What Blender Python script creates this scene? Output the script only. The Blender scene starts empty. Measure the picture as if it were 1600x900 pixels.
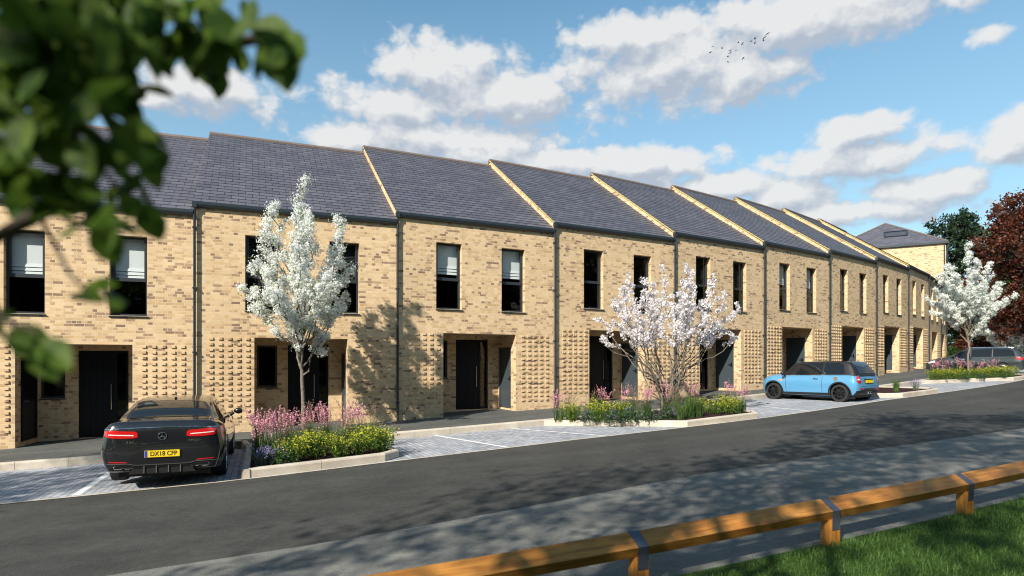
import bpy, bmesh, math, random
import numpy as np
from mathutils import Vector, Matrix, geometry
from mathutils.bvhtree import BVHTree
SC = bpy.context.scene
COL = SC.collection
rng = np.random.default_rng(7)
random.seed(7)
PI = math.pi
# ------------------------------------------------------------------ camera, sky, sun, exposure
CZ = 2.0                                   # eye height above the local datum
cam_d = bpy.data.cameras.new('camera'); cam = bpy.data.objects.new('camera', cam_d); COL.objects.link(cam)
cam.location = (0, 0, CZ); cam.rotation_euler = (PI/2, 0, 0)
cam_d.sensor_width = 36; cam_d.lens = 36*973.985/1600; cam_d.shift_y = 120.2/1600
cam_d.clip_start = 0.05; cam_d.clip_end = 6000
cam_d.dof.use_dof = True; cam_d.dof.focus_distance = 15; cam_d.dof.aperture_fstop = 1.4
SC.camera = cam
SC.cycles.filter_width = 1.1
SUN_AZ, SUN_EL = math.radians(57), math.radians(34.6)      # travel azimuth of the light, elevation
to_sun = Vector((-math.cos(SUN_AZ)*math.cos(SUN_EL), -math.sin(SUN_AZ)*math.cos(SUN_EL), math.sin(SUN_EL)))
sun_d = bpy.data.lights.new('sun', 'SUN'); sun = bpy.data.objects.new('sun', sun_d); COL.objects.link(sun)
sun_d.energy = 4.9; sun_d.angle = math.radians(0.7); sun_d.color = (1.0, 0.93, 0.82)
sun.rotation_euler = to_sun.to_track_quat('Z', 'Y').to_euler(); sun.location = (-20, -30, 40)
SC.view_settings.view_transform = 'Standard'; SC.view_settings.look = 'None'
SC.view_settings.exposure = 0.68; SC.view_settings.gamma = 1; SC.view_settings.use_curve_mapping = False

W_ = bpy.data.worlds.new('World'); SC.world = W_; W_.use_nodes = True
def N(nt, typ, **kw):
    n = nt.nodes.new(typ)
    for k, v in kw.items(): setattr(n, k, v)
    return n
def setin(nt, sock, v):
    if isinstance(v, bpy.types.NodeSocket): nt.links.new(v, sock)
    else: sock.default_value = v
def mth(nt, op, a, b=0.0, c=None, clamp=False):
    n = N(nt, 'ShaderNodeMath', operation=op, use_clamp=clamp)
    setin(nt, n.inputs[0], a); setin(nt, n.inputs[1], b)
    if c is not None: setin(nt, n.inputs[2], c)
    return n.outputs[0]
def vmt(nt, op, a, b=None, c=None):
    n = N(nt, 'ShaderNodeVectorMath', operation=op)
    setin(nt, n.inputs[0], a)
    if b is not None: setin(nt, n.inputs[1], b)
    if c is not None: setin(nt, n.inputs[2], c)
    return n
def mixc(nt, fac, a, b, mode='MIX'):
    n = N(nt, 'ShaderNodeMix', data_type='RGBA', blend_type=mode)
    setin(nt, n.inputs[0], fac)
    setin(nt, n.inputs[6], a if isinstance(a, bpy.types.NodeSocket) else (*a, 1)[:4])
    setin(nt, n.inputs[7], b if isinstance(b, bpy.types.NodeSocket) else (*b, 1)[:4])
    return n.outputs[2]
def ramp(nt, fac, stops, interp='LINEAR'):
    n = N(nt, 'ShaderNodeValToRGB'); cr = n.color_ramp; cr.interpolation = interp
    while len(cr.elements) < len(stops): cr.elements.new(0.5)
    for e, (p, c) in zip(cr.elements, stops): e.position = p; e.color = (*c, 1)[:4]
    setin(nt, n.inputs[0], fac); return n.outputs[0]
def noise(nt, vec, scale, detail=4, rough=0.55):
    n = N(nt, 'ShaderNodeTexNoise'); n.inputs['Scale'].default_value = scale
    n.inputs['Detail'].default_value = detail; n.inputs['Roughness'].default_value = rough
    if vec is not None: nt.links.new(vec, n.inputs['Vector'])
    return n.outputs[0]

def build_sky():
    nt = W_.node_tree; nt.nodes.clear()
    out = N(nt, 'ShaderNodeOutputWorld'); bg = N(nt, 'ShaderNodeBackground')
    sky = N(nt, 'ShaderNodeTexSky', sky_type='NISHITA'); sky.sun_disc = False
    sky.sun_elevation = SUN_EL
    sky.sun_rotation = math.atan2(to_sun.x, to_sun.y)
    sky.altitude = 0; sky.air_density = 1.0; sky.dust_density = 0.4; sky.ozone_density = 4.5
    tc = N(nt, 'ShaderNodeTexCoord')
    # cumulus field in azimuth / elevation (degrees), one soft ellipse per cloud of the day
    clouds = [(-6.4,24.9,6.4,2.6),(0.0,23.3,8.8,2.3),(-10.5,22.3,5.7,2.1),(-6.4,19.8,11.5,1.7),(-13.8,19.4,5.0,1.2),(-25.8,21.7,5.5,1.6),
      (-29.9,20.5,2.7,0.9),(25.3,26.6,12.0,2.2),(14.9,25.0,9.3,3.0),(19.8,23.5,5.2,2.0),(11.6,27.4,6.2,1.6),(29.0,18.1,3.6,1.2),
      (28.6,16.1,6.4,1.5),(24.3,14.0,3.9,1.5),(33.7,13.1,4.1,1.3),(27.2,12.0,9.3,1.1),(11.6,17.4,6.7,1.6),(4.7,17.9,5.2,1.2),
      (37.4,22.8,1.4,0.8),(39.4,15.9,2.6,2.0),(18.7,15.0,5.8,1.2),(-3.5,18.6,5.3,1.2),
      (-60,24,10,3),(-80,17,14,2.5),(60,20,12,3),(85,15,14,3),(120,22,16,4),(-125,20,16,4),(170,24,20,5),(-160,14,20,3)]
    g = bpy.data.node_groups.new('cumulus', 'ShaderNodeTree')
    g.interface.new_socket('P', in_out='INPUT', socket_type='NodeSocketVector')
    g.interface.new_socket('D', in_out='OUTPUT', socket_type='NodeSocketFloat')
    gi = N(g, 'NodeGroupInput'); go = N(g, 'NodeGroupOutput')
    P = gi.outputs[0]
    acc = None
    for a, e, ra, re in clouds:
        v = vmt(g, 'MULTIPLY_ADD', P, (1/ra, 1/re, 0), (-a/ra, -e/re, 0)).outputs[0]
        l = mth(g, 'SUBTRACT', 1.0, vmt(g, 'LENGTH', v).outputs[1])
        acc = l if acc is None else mth(g, 'SMOOTH_MAX', acc, l, 0.12)
    acc = mth(g, 'MAXIMUM', acc, -0.75)
    q0 = vmt(g, 'MULTIPLY', P, (0.75, 1.0, 1.0)).outputs[0]
    wn = N(g, 'ShaderNodeTexNoise'); wn.inputs['Scale'].default_value = 0.9; wn.inputs['Detail'].default_value = 4; g.links.new(q0, wn.inputs['Vector'])
    q = vmt(g, 'MULTIPLY_ADD', wn.outputs[1], (0.9, 0.9, 0), q0).outputs[0]
    bill = None
    for sc_, am in ((0.42, 1.0), (1.0, 0.5), (2.3, 0.22)):
        vo = N(g, 'ShaderNodeTexVoronoi', voronoi_dimensions='2D', feature='SMOOTH_F1'); vo.inputs['Scale'].default_value = sc_; vo.inputs['Smoothness'].default_value = 0.35
        g.links.new(q, vo.inputs['Vector']); t = mth(g, 'MULTIPLY', mth(g, 'SUBTRACT', 0.42, vo.outputs[0]), am)
        bill = t if bill is None else mth(g, 'ADD', bill, t)
    n1 = mth(g, 'SUBTRACT', noise(g, q, 0.34, 8, 0.6), 0.5)
    n2 = mth(g, 'SUBTRACT', noise(g, q, 1.15, 6, 0.62), 0.5)
    nn = mth(g, 'ADD', mth(g, 'MULTIPLY', n1, 1.3), mth(g, 'MULTIPLY', n2, 0.45))
    nn = mth(g, 'ADD', nn, mth(g, 'MULTIPLY', bill, 0.95))
    nn = mth(g, 'ADD', nn, 0.46)
    g.links.new(mth(g, 'ADD', mth(g, 'MULTIPLY', acc, 1.35), nn), go.inputs[0])
    sep = N(nt, 'ShaderNodeSeparateXYZ'); nt.links.new(tc.outputs['Generated'], sep.inputs[0])
    az = mth(nt, 'MULTIPLY', mth(nt, 'ARCTAN2', sep.outputs[0], sep.outputs[1]), 57.29578)
    el = mth(nt, 'MULTIPLY', mth(nt, 'ARCSINE', sep.outputs[2]), 57.29578)
    cb = N(nt, 'ShaderNodeCombineXYZ'); nt.links.new(az, cb.inputs[0]); nt.links.new(el, cb.inputs[1])
    def dens(off):
        gn = N(nt, 'ShaderNodeGroup'); gn.node_tree = g
        v = vmt(nt, 'ADD', cb.outputs[0], off).outputs[0]; nt.links.new(v, gn.inputs[0]); return gn.outputs[0]
    d0 = dens((0, 0, 0)); d1 = dens((-0.7, 0.9, 0)); d2 = dens((-0.2, 2.0, 0))
    cover = N(nt, 'ShaderNodeMapRange', interpolation_type='SMOOTHSTEP'); nt.links.new(d0, cover.inputs[0])
    cover.inputs[1].default_value = 0.0; cover.inputs[2].default_value = 0.85
    lit = mth(nt, 'ADD', mth(nt, 'MULTIPLY', mth(nt, 'SUBTRACT', d0, d1), 0.60), mth(nt, 'MULTIPLY', mth(nt, 'SUBTRACT', d0, d2), 0.36))
    lit = mth(nt, 'ADD', lit, 0.56, clamp=True)
    cc = ramp(nt, lit, [(0.05, (2.9, 3.25, 3.8)), (0.45, (3.7, 3.95, 4.3)), (1.0, (5.25, 5.25, 5.2))])
    # far thin veil low over the horizon
    veil = mth(nt, 'MULTIPLY', mth(nt, 'SUBTRACT', 1.0, mth(nt, 'DIVIDE', el, 30.0), clamp=True), 0.70, clamp=True)
    skyt = mixc(nt, 1.0, sky.outputs[0], (1.24, 1.40, 1.14), 'MULTIPLY')
    skyc = mixc(nt, veil, skyt, (2.75, 3.75, 4.6))
    c = mixc(nt, mth(nt, 'MULTIPLY', cover.outputs[0], 0.94), skyc, cc)
    nt.links.new(c, bg.inputs[0]); bg.inputs[1].default_value = 0.10
    W_.cycles.sampling_method = 'MANUAL'; W_.cycles.sample_map_resolution = 512
    nt.links.new(bg.outputs[0], out.inputs[0])
build_sky()

# ------------------------------------------------------------------ helpers
def tag(o, label=None, cat=None, group=None, kind=None):
    if label: o['label'] = label
    if cat: o['category'] = cat
    if group: o['group'] = group
    if kind: o['kind'] = kind
    return o
def empty(name, loc=(0,0,0), rz=0, label=None, cat=None, group=None):
    o = bpy.data.objects.new(name, None); COL.objects.link(o)
    o.location = loc; o.rotation_euler = (0, 0, rz); o.empty_display_size = 0.3
    return tag(o, label, cat, group)
def children(o): return [c for c in bpy.data.objects if c.parent == o]
def copy_tree(o, parent=None):
    c = o.copy(); COL.objects.link(c); c.parent = parent
    for ch in children(o): copy_tree(ch, c)
    return c

class MB:
    """collects faces; build() links them as ONE mesh object"""
    def __init__(s): s.v = []; s.f = []; s.uv = []; s.m = []
    def quad(s, pts, m=0, uv=None):
        i = len(s.v); s.v += [tuple(p) for p in pts]; s.f.append(tuple(range(i, i+len(pts)))); s.m.append(m); s.uv.append(uv)
    def box(s, x0, x1, y0, y1, z0, z1, m=0, skip=''):
        F = {'-y': [(x0,y0,z0),(x1,y0,z0),(x1,y0,z1),(x0,y0,z1)], '+y': [(x1,y1,z0),(x0,y1,z0),(x0,y1,z1),(x1,y1,z1)],
             '-x': [(x0,y1,z0),(x0,y0,z0),(x0,y0,z1),(x0,y1,z1)], '+x': [(x1,y0,z0),(x1,y1,z0),(x1,y1,z1),(x1,y0,z1)],
             '-z': [(x0,y1,z0),(x1,y1,z0),(x1,y0,z0),(x0,y0,z0)], '+z': [(x0,y0,z1),(x1,y0,z1),(x1,y1,z1),(x0,y1,z1)]}
        for k, p in F.items():
            if k not in skip.split(): s.quad(p, m)
    def prism(s, prof, x0, x1, m=0, caps=True):
        """profile of (y,z), counter-clockwise seen from +x, swept along x"""
        n = len(prof)
        for i in range(n):
            a, b = prof[i], prof[(i+1) % n]
            s.quad([(x0,*a),(x0,*b),(x1,*b),(x1,*a)][::-1], m)
        if caps:
            s.quad([(x1,*p) for p in prof], m); s.quad([(x0,*p) for p in prof[::-1]], m)
    def tube(s, pts, rad, n=6, m=0, cap=True):
        pts = [Vector(p) for p in pts]
        if not hasattr(rad, '__len__'): rad = [rad]*len(pts)
        rings = []; up = Vector((0.31, 0.17, 0.93))
        for i, p in enumerate(pts):
            t = (pts[min(i+1, len(pts)-1)] - pts[max(i-1, 0)])
            t = t.normalized() if t.length > 1e-9 else Vector((0,0,1))
            a = t.cross(up)
            if a.length < 1e-3: a = t.cross(Vector((1,0,0)))
            a.normalize(); b = t.cross(a)
            i0 = len(s.v)
            for k in range(n):
                th = 2*PI*k/n; s.v.append(tuple(p + (a*math.cos(th) + b*math.sin(th))*rad[i]))
            rings.append(i0)
        for i in range(len(rings)-1):
            for k in range(n):
                k2 = (k+1) % n
                s.f.append((rings[i]+k, rings[i+1]+k, rings[i+1]+k2, rings[i]+k2)); s.m.append(m); s.uv.append(None)
        if cap:
            s.f.append(tuple(rings[0]+k for k in range(n))); s.m.append(m); s.uv.append(None)
            s.f.append(tuple(rings[-1]+k for k in reversed(range(n)))); s.m.append(m); s.uv.append(None)
    def lathe(s, prof, n=32, axis='y', c=(0,0,0), m=0):
        """profile of (r, t) rotated about the axis through c"""
        base = len(s.v)
        for r, t in prof:
            for k in range(n):
                th = 2*PI*k/n; a, b = r*math.cos(th), r*math.sin(th)
                p = {'y': (a, t, b), 'x': (t, a, b), 'z': (a, b, t)}[axis]
                s.v.append((p[0]+c[0], p[1]+c[1], p[2]+c[2]))
        for i in range(len(prof)-1):
            for k in range(n):
                k2 = (k+1) % n
                s.f.append((base+i*n+k, base+i*n+k2, base+(i+1)*n+k2, base+(i+1)*n+k)); s.m.append(m); s.uv.append(None)
    def build(s, name, mats, parent=None, smooth=None, loc=None, rz=0):
        me = bpy.data.meshes.new(name); me.from_pydata(s.v, [], s.f)
        for m in (mats if isinstance(mats, (list, tuple)) else [mats]): me.materials.append(m)
        me.polygons.foreach_set('material_index', s.m)
        uvl = me.uv_layers.new(name='UVMap'); V = s.v
        buf = np.zeros((len(me.loops), 2), np.float32)
        for p, uv in zip(me.polygons, s.uv):
            n = p.normal
            for j, li in enumerate(p.loop_indices):
                if uv is not None: buf[li] = uv[j]; continue
                x, y, z = V[me.loops[li].vertex_index]
                if abs(n.z) > 0.8: buf[li] = (x, y)
                elif abs(n.y) >= abs(n.x): buf[li] = (x, z)
                else: buf[li] = (y+50, z)
        uvl.data.foreach_set('uv', buf.ravel())
        if smooth is not None:
            me.shade_smooth()
            if smooth < 179: me.set_sharp_from_angle(angle=math.radians(smooth))
        me.update()
        o = bpy.data.objects.new(name, me); COL.objects.link(o)
        if parent is not None: o.parent = parent
        if loc is not None: o.location = loc
        if rz: o.rotation_euler = (0, 0, rz)
        return o

def cards(C, size, asp=0.55, up=None, upw=0.0, shape='leaf'):
    """numpy: one leaf-shaped face per centre; returns verts (N*4,3)"""
    n = len(C); nr = rng.normal(size=(n, 3))
    if up is not None: nr = nr*(1-upw) + np.asarray(up)*upw*1.5
    nr /= np.linalg.norm(nr, axis=1)[:, None]+1e-9
    t = rng.normal(size=(n, 3)); a = np.cross(nr, t); a /= np.linalg.norm(a, axis=1)[:, None]+1e-9
    b = np.cross(nr, a)
    sz = np.asarray(size).reshape(-1, 1)*np.ones((n, 1))
    bend = nr*sz*0.18
    if shape == 'leaf': P = [C-a*sz, C+b*sz*asp+bend, C+a*sz, C-b*sz*asp+bend]
    else: P = [C-a*sz-b*sz*asp, C+a*sz-b*sz*asp, C+a*sz+b*sz*asp, C-a*sz+b*sz*asp]
    return np.stack(P, 1).reshape(-1, 3)
def np_mesh(name, V, mats, midx=None, parent=None, fs=4, loc=None, smooth=False):
    """mesh of separate fs-gons out of a numpy vertex list"""
    V = np.asarray(V, np.float32); nf = len(V)//fs
    me = bpy.data.meshes.new(name)
    me.vertices.add(len(V)); me.vertices.foreach_set('co', V.ravel())
    me.loops.add(len(V)); me.loops.foreach_set('vertex_index', np.arange(len(V), dtype=np.int32))
    me.polygons.add(nf); me.polygons.foreach_set('loop_start', np.arange(0, len(V), fs, dtype=np.int32))
    for m in mats: me.materials.append(m)
    if midx is not None: me.polygons.foreach_set('material_index', np.asarray(midx, np.int32))
    me.update(calc_edges=True); me.validate()
    if smooth: me.shade_smooth()
    o = bpy.data.objects.new(name, me); COL.objects.link(o)
    if parent is not None: o.parent = parent
    if loc is not None: o.location = loc
    return o

# ------------------------------------------------------------------ materials
MAT = {}
def mat(name, col=(0.5,0.5,0.5), rough=0.6, metal=0.0, spec=0.5, coat=0.0, fn=None):
    m = bpy.data.materials.new(name); m.use_nodes = True; nt = m.node_tree
    b = nt.nodes['Principled BSDF']
    b.inputs['Base Color'].default_value = (*col, 1); b.inputs['Roughness'].default_value = rough
    b.inputs['Metallic'].default_value = metal; b.inputs['Specular IOR Level'].default_value = spec
    b.inputs['Coat Weight'].default_value = coat; b.inputs['Coat Roughness'].default_value = 0.03
    if fn: fn(nt, b)
    MAT[name] = m; return m
def bump(nt, b, h, strength=0.4, dist=0.01):
    n = N(nt, 'ShaderNodeBump'); n.inputs['Strength'].default_value = strength; n.inputs['Distance'].default_value = dist
    nt.links.new(h, n.inputs['Height']); nt.links.new(n.outputs[0], b.inputs['Normal'])
def tcoord(nt, which='Object'): return N(nt, 'ShaderNodeTexCoord').outputs[which]
def brick_tex(nt, vec, w, h, mortar, off=0.5, smooth=0.1):
    n = N(nt, 'ShaderNodeTexBrick'); n.offset = off; n.offset_frequency = 2; n.squash = 1
    nt.links.new(vec, n.inputs['Vector'])
    n.inputs['Color1'].default_value = (0,0,0,1); n.inputs['Color2'].default_value = (1,1,1,1); n.inputs['Mortar'].default_value = (0.5,0.5,0.5,1)
    n.inputs['Scale'].default_value = 1; n.inputs['Mortar Size'].default_value = mortar; n.inputs['Mortar Smooth'].default_value = smooth
    n.inputs['Bias'].default_value = 0; n.inputs['Brick Width'].default_value = w; n.inputs['Row Height'].default_value = h
    return n
def obj_random_uv(nt, step=(0.45, 0.15)):
    uv = tcoord(nt, 'UV'); oi = N(nt, 'ShaderNodeObjectInfo')
    k = mth(nt, 'FLOOR', mth(nt, 'MULTIPLY', oi.outputs['Random'], 97.0))
    cb = N(nt, 'ShaderNodeCombineXYZ')
    nt.links.new(mth(nt, 'MULTIPLY', k, step[0]*7), cb.inputs[0]); nt.links.new(mth(nt, 'MULTIPLY', k, step[1]*11), cb.inputs[1])
    return vmt(nt, 'ADD', uv, cb.outputs[0]).outputs[0]
def f_brick(nt, b):
    v = obj_random_uv(nt)
    t = brick_tex(nt, v, 0.225, 0.075, 0.0055); t.squash = 0.5; t.squash_frequency = 2
    wob = noise(nt, v, 3.0, 3)
    fac = mth(nt, 'ADD', t.outputs[0], mth(nt, 'MULTIPLY', mth(nt, 'SUBTRACT', wob, 0.5), 0.22))
    c = ramp(nt, fac, [(0.0,(0.52,0.355,0.19)),(0.15,(0.64,0.45,0.25)),(0.45,(0.71,0.53,0.325)),(0.70,(0.65,0.47,0.275)),(0.83,(0.53,0.365,0.21)),(0.92,(0.36,0.24,0.15)),(1.0,(0.24,0.155,0.105))])
    fine = noise(nt, v, 60, 3, 0.7)
    big = noise(nt, v, 0.7, 3, 0.6)
    c = mixc(nt, 1.0, c, ramp(nt, fine, [(0.25,(0.72,0.72,0.72)),(0.75,(1.18,1.16,1.12))]), 'MULTIPLY')
    c = mixc(nt, 1.0, c, ramp(nt, big, [(0.3,(0.88,0.87,0.86)),(0.7,(1.06,1.06,1.06))]), 'MULTIPLY')
    c = mixc(nt, t.outputs[1], c, (0.60,0.48,0.34))
    nt.links.new(c, b.inputs['Base Color'])
    bump(nt, b, mth(nt, 'ADD', mth(nt, 'MULTIPLY', t.outputs[1], -1.0), mth(nt, 'MULTIPLY', fine, 0.5)), 0.5, 0.006)
def f_slate(nt, b):
    v = obj_random_uv(nt, (0.6, 0.4345))
    t = brick_tex(nt, v, 0.36, 0.21725, 0.0075)
    fine = noise(nt, v, 25, 4)
    c = ramp(nt, t.outputs[0], [(0,(0.082,0.080,0.098)),(0.5,(0.098,0.096,0.116)),(1,(0.120,0.118,0.138))])
    c = mixc(nt, 1.0, c, ramp(nt, fine, [(0.3,(0.82,0.82,0.82)),(0.7,(1.12,1.12,1.12))]), 'MULTIPLY')
    big = noise(nt, v, 0.9, 4, 0.6)
    c = mixc(nt, 1.0, c, ramp(nt, big, [(0.35,(0.94,0.94,0.95)),(0.65,(1.04,1.04,1.04))]), 'MULTIPLY')
    c = mixc(nt, t.outputs[1], c, (0.012,0.012,0.016))
    nt.links.new(c, b.inputs['Base Color']); bump(nt, b, mth(nt, 'ADD', mth(nt, 'MULTIPLY', t.outputs[1], -1), mth(nt, 'MULTIPLY', fine, 0.3)), 0.4, 0.006)
def f_asphalt(c0, c1, tint):
    def f(nt, b):
        v = tcoord(nt, 'Object')
        a = noise(nt, v, 90, 2, 0.8); m = noise(nt, v, 1.3, 5, 0.62); l = noise(nt, v, 0.22, 4, 0.6)
        vo = N(nt, 'ShaderNodeTexVoronoi'); vo.inputs['Scale'].default_value = 70; nt.links.new(v, vo.inputs['Vector'])
        c = mixc(nt, ramp(nt, a, [(0.3,(0,0,0)),(0.7,(1,1,1))]), c0, c1)
        c = mixc(nt, 1.0, c, ramp(nt, m, [(0.3,(0.80,0.80,0.80)),(0.7,(1.18,1.18,1.16))]), 'MULTIPLY')
        c = mixc(nt, 1.0, c, ramp(nt, l, [(0.3,(0.84,0.85,0.86)),(0.7,tint)]), 'MULTIPLY')
        g8 = noise(nt, v, 9, 4, 0.7); c = mixc(nt, 1.0, c, ramp(nt, g8, [(0.3,(0.80,0.80,0.80)),(0.7,(1.20,1.20,1.19))]), 'MULTIPLY')
        uvw = vmt(nt, 'MULTIPLY', tcoord(nt, 'UV'), (1.1, 0.10, 1)).outputs[0]; tr = noise(nt, uvw, 1.0, 5, 0.6)
        c = mixc(nt, 1.0, c, ramp(nt, tr, [(0.32,(0.80,0.80,0.80)),(0.68,(1.20,1.19,1.17))]), 'MULTIPLY')
        c = mixc(nt, mth(nt, 'MULTIPLY', mth(nt, 'GREATER_THAN', a, 0.66), 0.5), c, (c1[0]*1.8, c1[1]*1.8, c1[2]*1.75))
        nt.links.new(c, b.inputs['Base Color'])
        bump(nt, b, mth(nt, 'ADD', a, vo.outputs[0]), 0.5, 0.006)
    return f
def f_paving(nt, b):
    v = tcoord(nt, 'UV')
    t = brick_tex(nt, v, 0.205, 0.105, 0.006)
    fine = noise(nt, v, 40, 3, 0.7); big = noise(nt, v, 0.8, 4, 0.6)
    c = ramp(nt, t.outputs[0], [(0,(0.28,0.29,0.315)),(0.5,(0.36,0.37,0.395)),(1,(0.44,0.445,0.465))])
    c = mixc(nt, 1.0, c, ramp(nt, fine, [(0.3,(0.82,0.82,0.82)),(0.7,(1.12,1.12,1.12))]), 'MULTIPLY')
    c = mixc(nt, 1.0, c, ramp(nt, big, [(0.3,(0.80,0.81,0.83)),(0.7,(1.1,1.1,1.1))]), 'MULTIPLY')
    c = mixc(nt, t.outputs[1], c, (0.13,0.14,0.16))
    nt.links.new(c, b.inputs['Base Color']); bump(nt, b, mth(nt, 'MULTIPLY', t.outputs[1], -1), 0.6, 0.008)
def f_concrete(nt, b):
    v = tcoord(nt, 'Object'); a = noise(nt, v, 45, 3, 0.7); l = noise(nt, v, 1.6, 5, 0.65)
    c = ramp(nt, l, [(0.3,(0.40,0.345,0.275)),(0.7,(0.56,0.50,0.42))])
    c = mixc(nt, 1.0, c, ramp(nt, a, [(0.3,(0.85,0.85,0.85)),(0.7,(1.1,1.1,1.1))]), 'MULTIPLY')
    nt.links.new(c, b.inputs['Base Color']); bump(nt, b, a, 0.3, 0.004)
def f_noisecol(c0, c1, scale, detail=4, bs=0.0):
    def f(nt, b):
        v = tcoord(nt, 'Object'); a = noise(nt, v, scale, detail, 0.65)
        nt.links.new(ramp(nt, a, [(0.3,c0),(0.7,c1)]), b.inputs['Base Color'])
        if bs: bump(nt, b, a, bs, 0.02)
    return f
def f_paintline(nt, b):
    v = tcoord(nt, 'Object'); a = noise(nt, v, 22, 5, 0.75)
    nt.links.new(ramp(nt, a, [(0.30,(0.50,0.50,0.51)),(0.45,(0.78,0.78,0.78)),(0.7,(0.84,0.84,0.83))]), b.inputs['Base Color'])
def leafmat(name, c0, c1, trans=0.35, rough=0.5, spec=0.3):
    def f(nt, b):
        g = N(nt, 'ShaderNodeNewGeometry')
        c = ramp(nt, g.outputs['Random Per Island'], [(0.0,c0),(1.0,c1)])
        nt.links.new(c, b.inputs['Base Color'])
        tr = N(nt, 'ShaderNodeBsdfTranslucent'); nt.links.new(c, tr.inputs[0])
        mx = N(nt, 'ShaderNodeMixShader'); mx.inputs[0].default_value = trans
        o = nt.nodes['Material Output']
        nt.links.new(b.outputs[0], mx.inputs[1]); nt.links.new(tr.outputs[0], mx.inputs[2]); nt.links.new(mx.outputs[0], o.inputs[0])
    return mat(name, c0, rough, spec=spec, fn=f)
def f_glass(tint, dirt=0.0):
    def f(nt, b):
        o = nt.nodes['Material Output']
        tr = N(nt, 'ShaderNodeBsdfTransparent'); tr.inputs[0].default_value = (*tint, 1)
        gl = N(nt, 'ShaderNodeBsdfGlossy'); gl.inputs['Roughness'].default_value = 0.02
        fr = N(nt, 'ShaderNodeFresnel'); ge = N(nt, 'ShaderNodeNewGeometry'); nt.links.new(mth(nt, 'SUBTRACT', 1.5, mth(nt, 'MULTIPLY', ge.outputs['Backfacing'], 1.5-1/1.5)), fr.inputs[0])
        v = tcoord(nt, 'Object'); bp = N(nt, 'ShaderNodeBump'); bp.inputs['Strength'].default_value = 0.02; bp.inputs['Distance'].default_value = 0.02
        nt.links.new(noise(nt, v, 1.5, 2), bp.inputs['Height']); nt.links.new(bp.outputs[0], gl.inputs['Normal'])
        mx = N(nt, 'ShaderNodeMixShader'); nt.links.new(fr.outputs[0], mx.inputs[0]); nt.links.new(tr.outputs[0], mx.inputs[1]); nt.links.new(gl.outputs[0], mx.inputs[2])
        nt.links.new(mx.outputs[0], o.inputs[0])
    return f
def f_wood(nt, b):
    v = tcoord(nt, 'UV')
    s = vmt(nt, 'MULTIPLY', v, (1.2, 14, 1)).outputs[0]
    w = noise(nt, s, 1.6, 6, 0.65)
    s2 = vmt(nt, 'MULTIPLY', v, (0.8, 3, 1)).outputs[0]; l = noise(nt, s2, 1.1, 3)
    c = ramp(nt, w, [(0.25,(0.17,0.058,0.012)),(0.42,(0.38,0.155,0.030)),(0.6,(0.52,0.24,0.052)),(0.8,(0.60,0.31,0.085))])
    c = mixc(nt, 1.0, c, ramp(nt, l, [(0.3,(0.72,0.66,0.6)),(0.7,(1.12,1.1,1.05))]), 'MULTIPLY')
    kn = N(nt, 'ShaderNodeTexVoronoi'); kn.inputs['Scale'].default_value = 1.0
    nt.links.new(vmt(nt, 'MULTIPLY', v, (1.6, 6, 1)).outputs[0], kn.inputs['Vector'])
    c = mixc(nt, ramp(nt, kn.outputs[0], [(0.02,(0.75,0.75,0.75)),(0.11,(0,0,0))]), c, (0.12,0.05,0.02))
    nt.links.new(c, b.inputs['Base Color']); bump(nt, b, w, 0.25, 0.004)
mat('brick', rough=0.85, spec=0.2, fn=f_brick)
mat('slate', rough=0.5, spec=0.45, fn=f_slate)
mat('ridge', (0.15,0.115,0.10), 0.7)
mat('dark_metal', (0.022,0.032,0.041), 0.38, spec=0.5)
mat('frame', (0.024,0.031,0.038), 0.4)
mat('navy', (0.004,0.005,0.010), 0.4, spec=0.25)
mat('door_grey', (0.045,0.060,0.068), 0.42)
mat('blind', (0.72,0.74,0.74), 0.8)
mat('slat', (0.055,0.058,0.062), 0.5)
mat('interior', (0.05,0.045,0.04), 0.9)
mat('steel', (0.55,0.55,0.55), 0.3, 1.0)
mat('asphalt', rough=0.85, spec=0.25, fn=f_asphalt((0.038,0.038,0.036),(0.066,0.065,0.061),(1.12,1.11,1.08)))
mat('pavement', rough=0.85, spec=0.25, fn=f_asphalt((0.112,0.110,0.103),(0.195,0.192,0.178),(1.1,1.1,1.08)))
mat('footpath', rough=0.85, spec=0.25, fn=f_asphalt((0.07,0.073,0.071),(0.115,0.118,0.113),(1.08,1.08,1.06)))
mat('paving', rough=0.8, spec=0.25, fn=f_paving)
mat('concrete', rough=0.85, spec=0.2, fn=f_concrete)
mat('line_paint', rough=0.6, fn=f_paintline)
mat('soil', rough=0.95, spec=0.1, fn=f_noisecol((0.018,0.009,0.010),(0.055,0.028,0.028),30,4,0.6))
mat('turf', rough=0.95, spec=0.1, fn=f_noisecol((0.022,0.045,0.010),(0.05,0.085,0.018),6,5,0.3))
mat('glass', fn=f_glass((0.86,0.89,0.89)))
mat('wood', rough=0.55, spec=0.35, fn=f_wood)
mat('galv', (0.10,0.115,0.15), 0.5, 0.55, fn=None)
mat('yellow_mortar', (0.55,0.40,0.12), 0.85)

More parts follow.
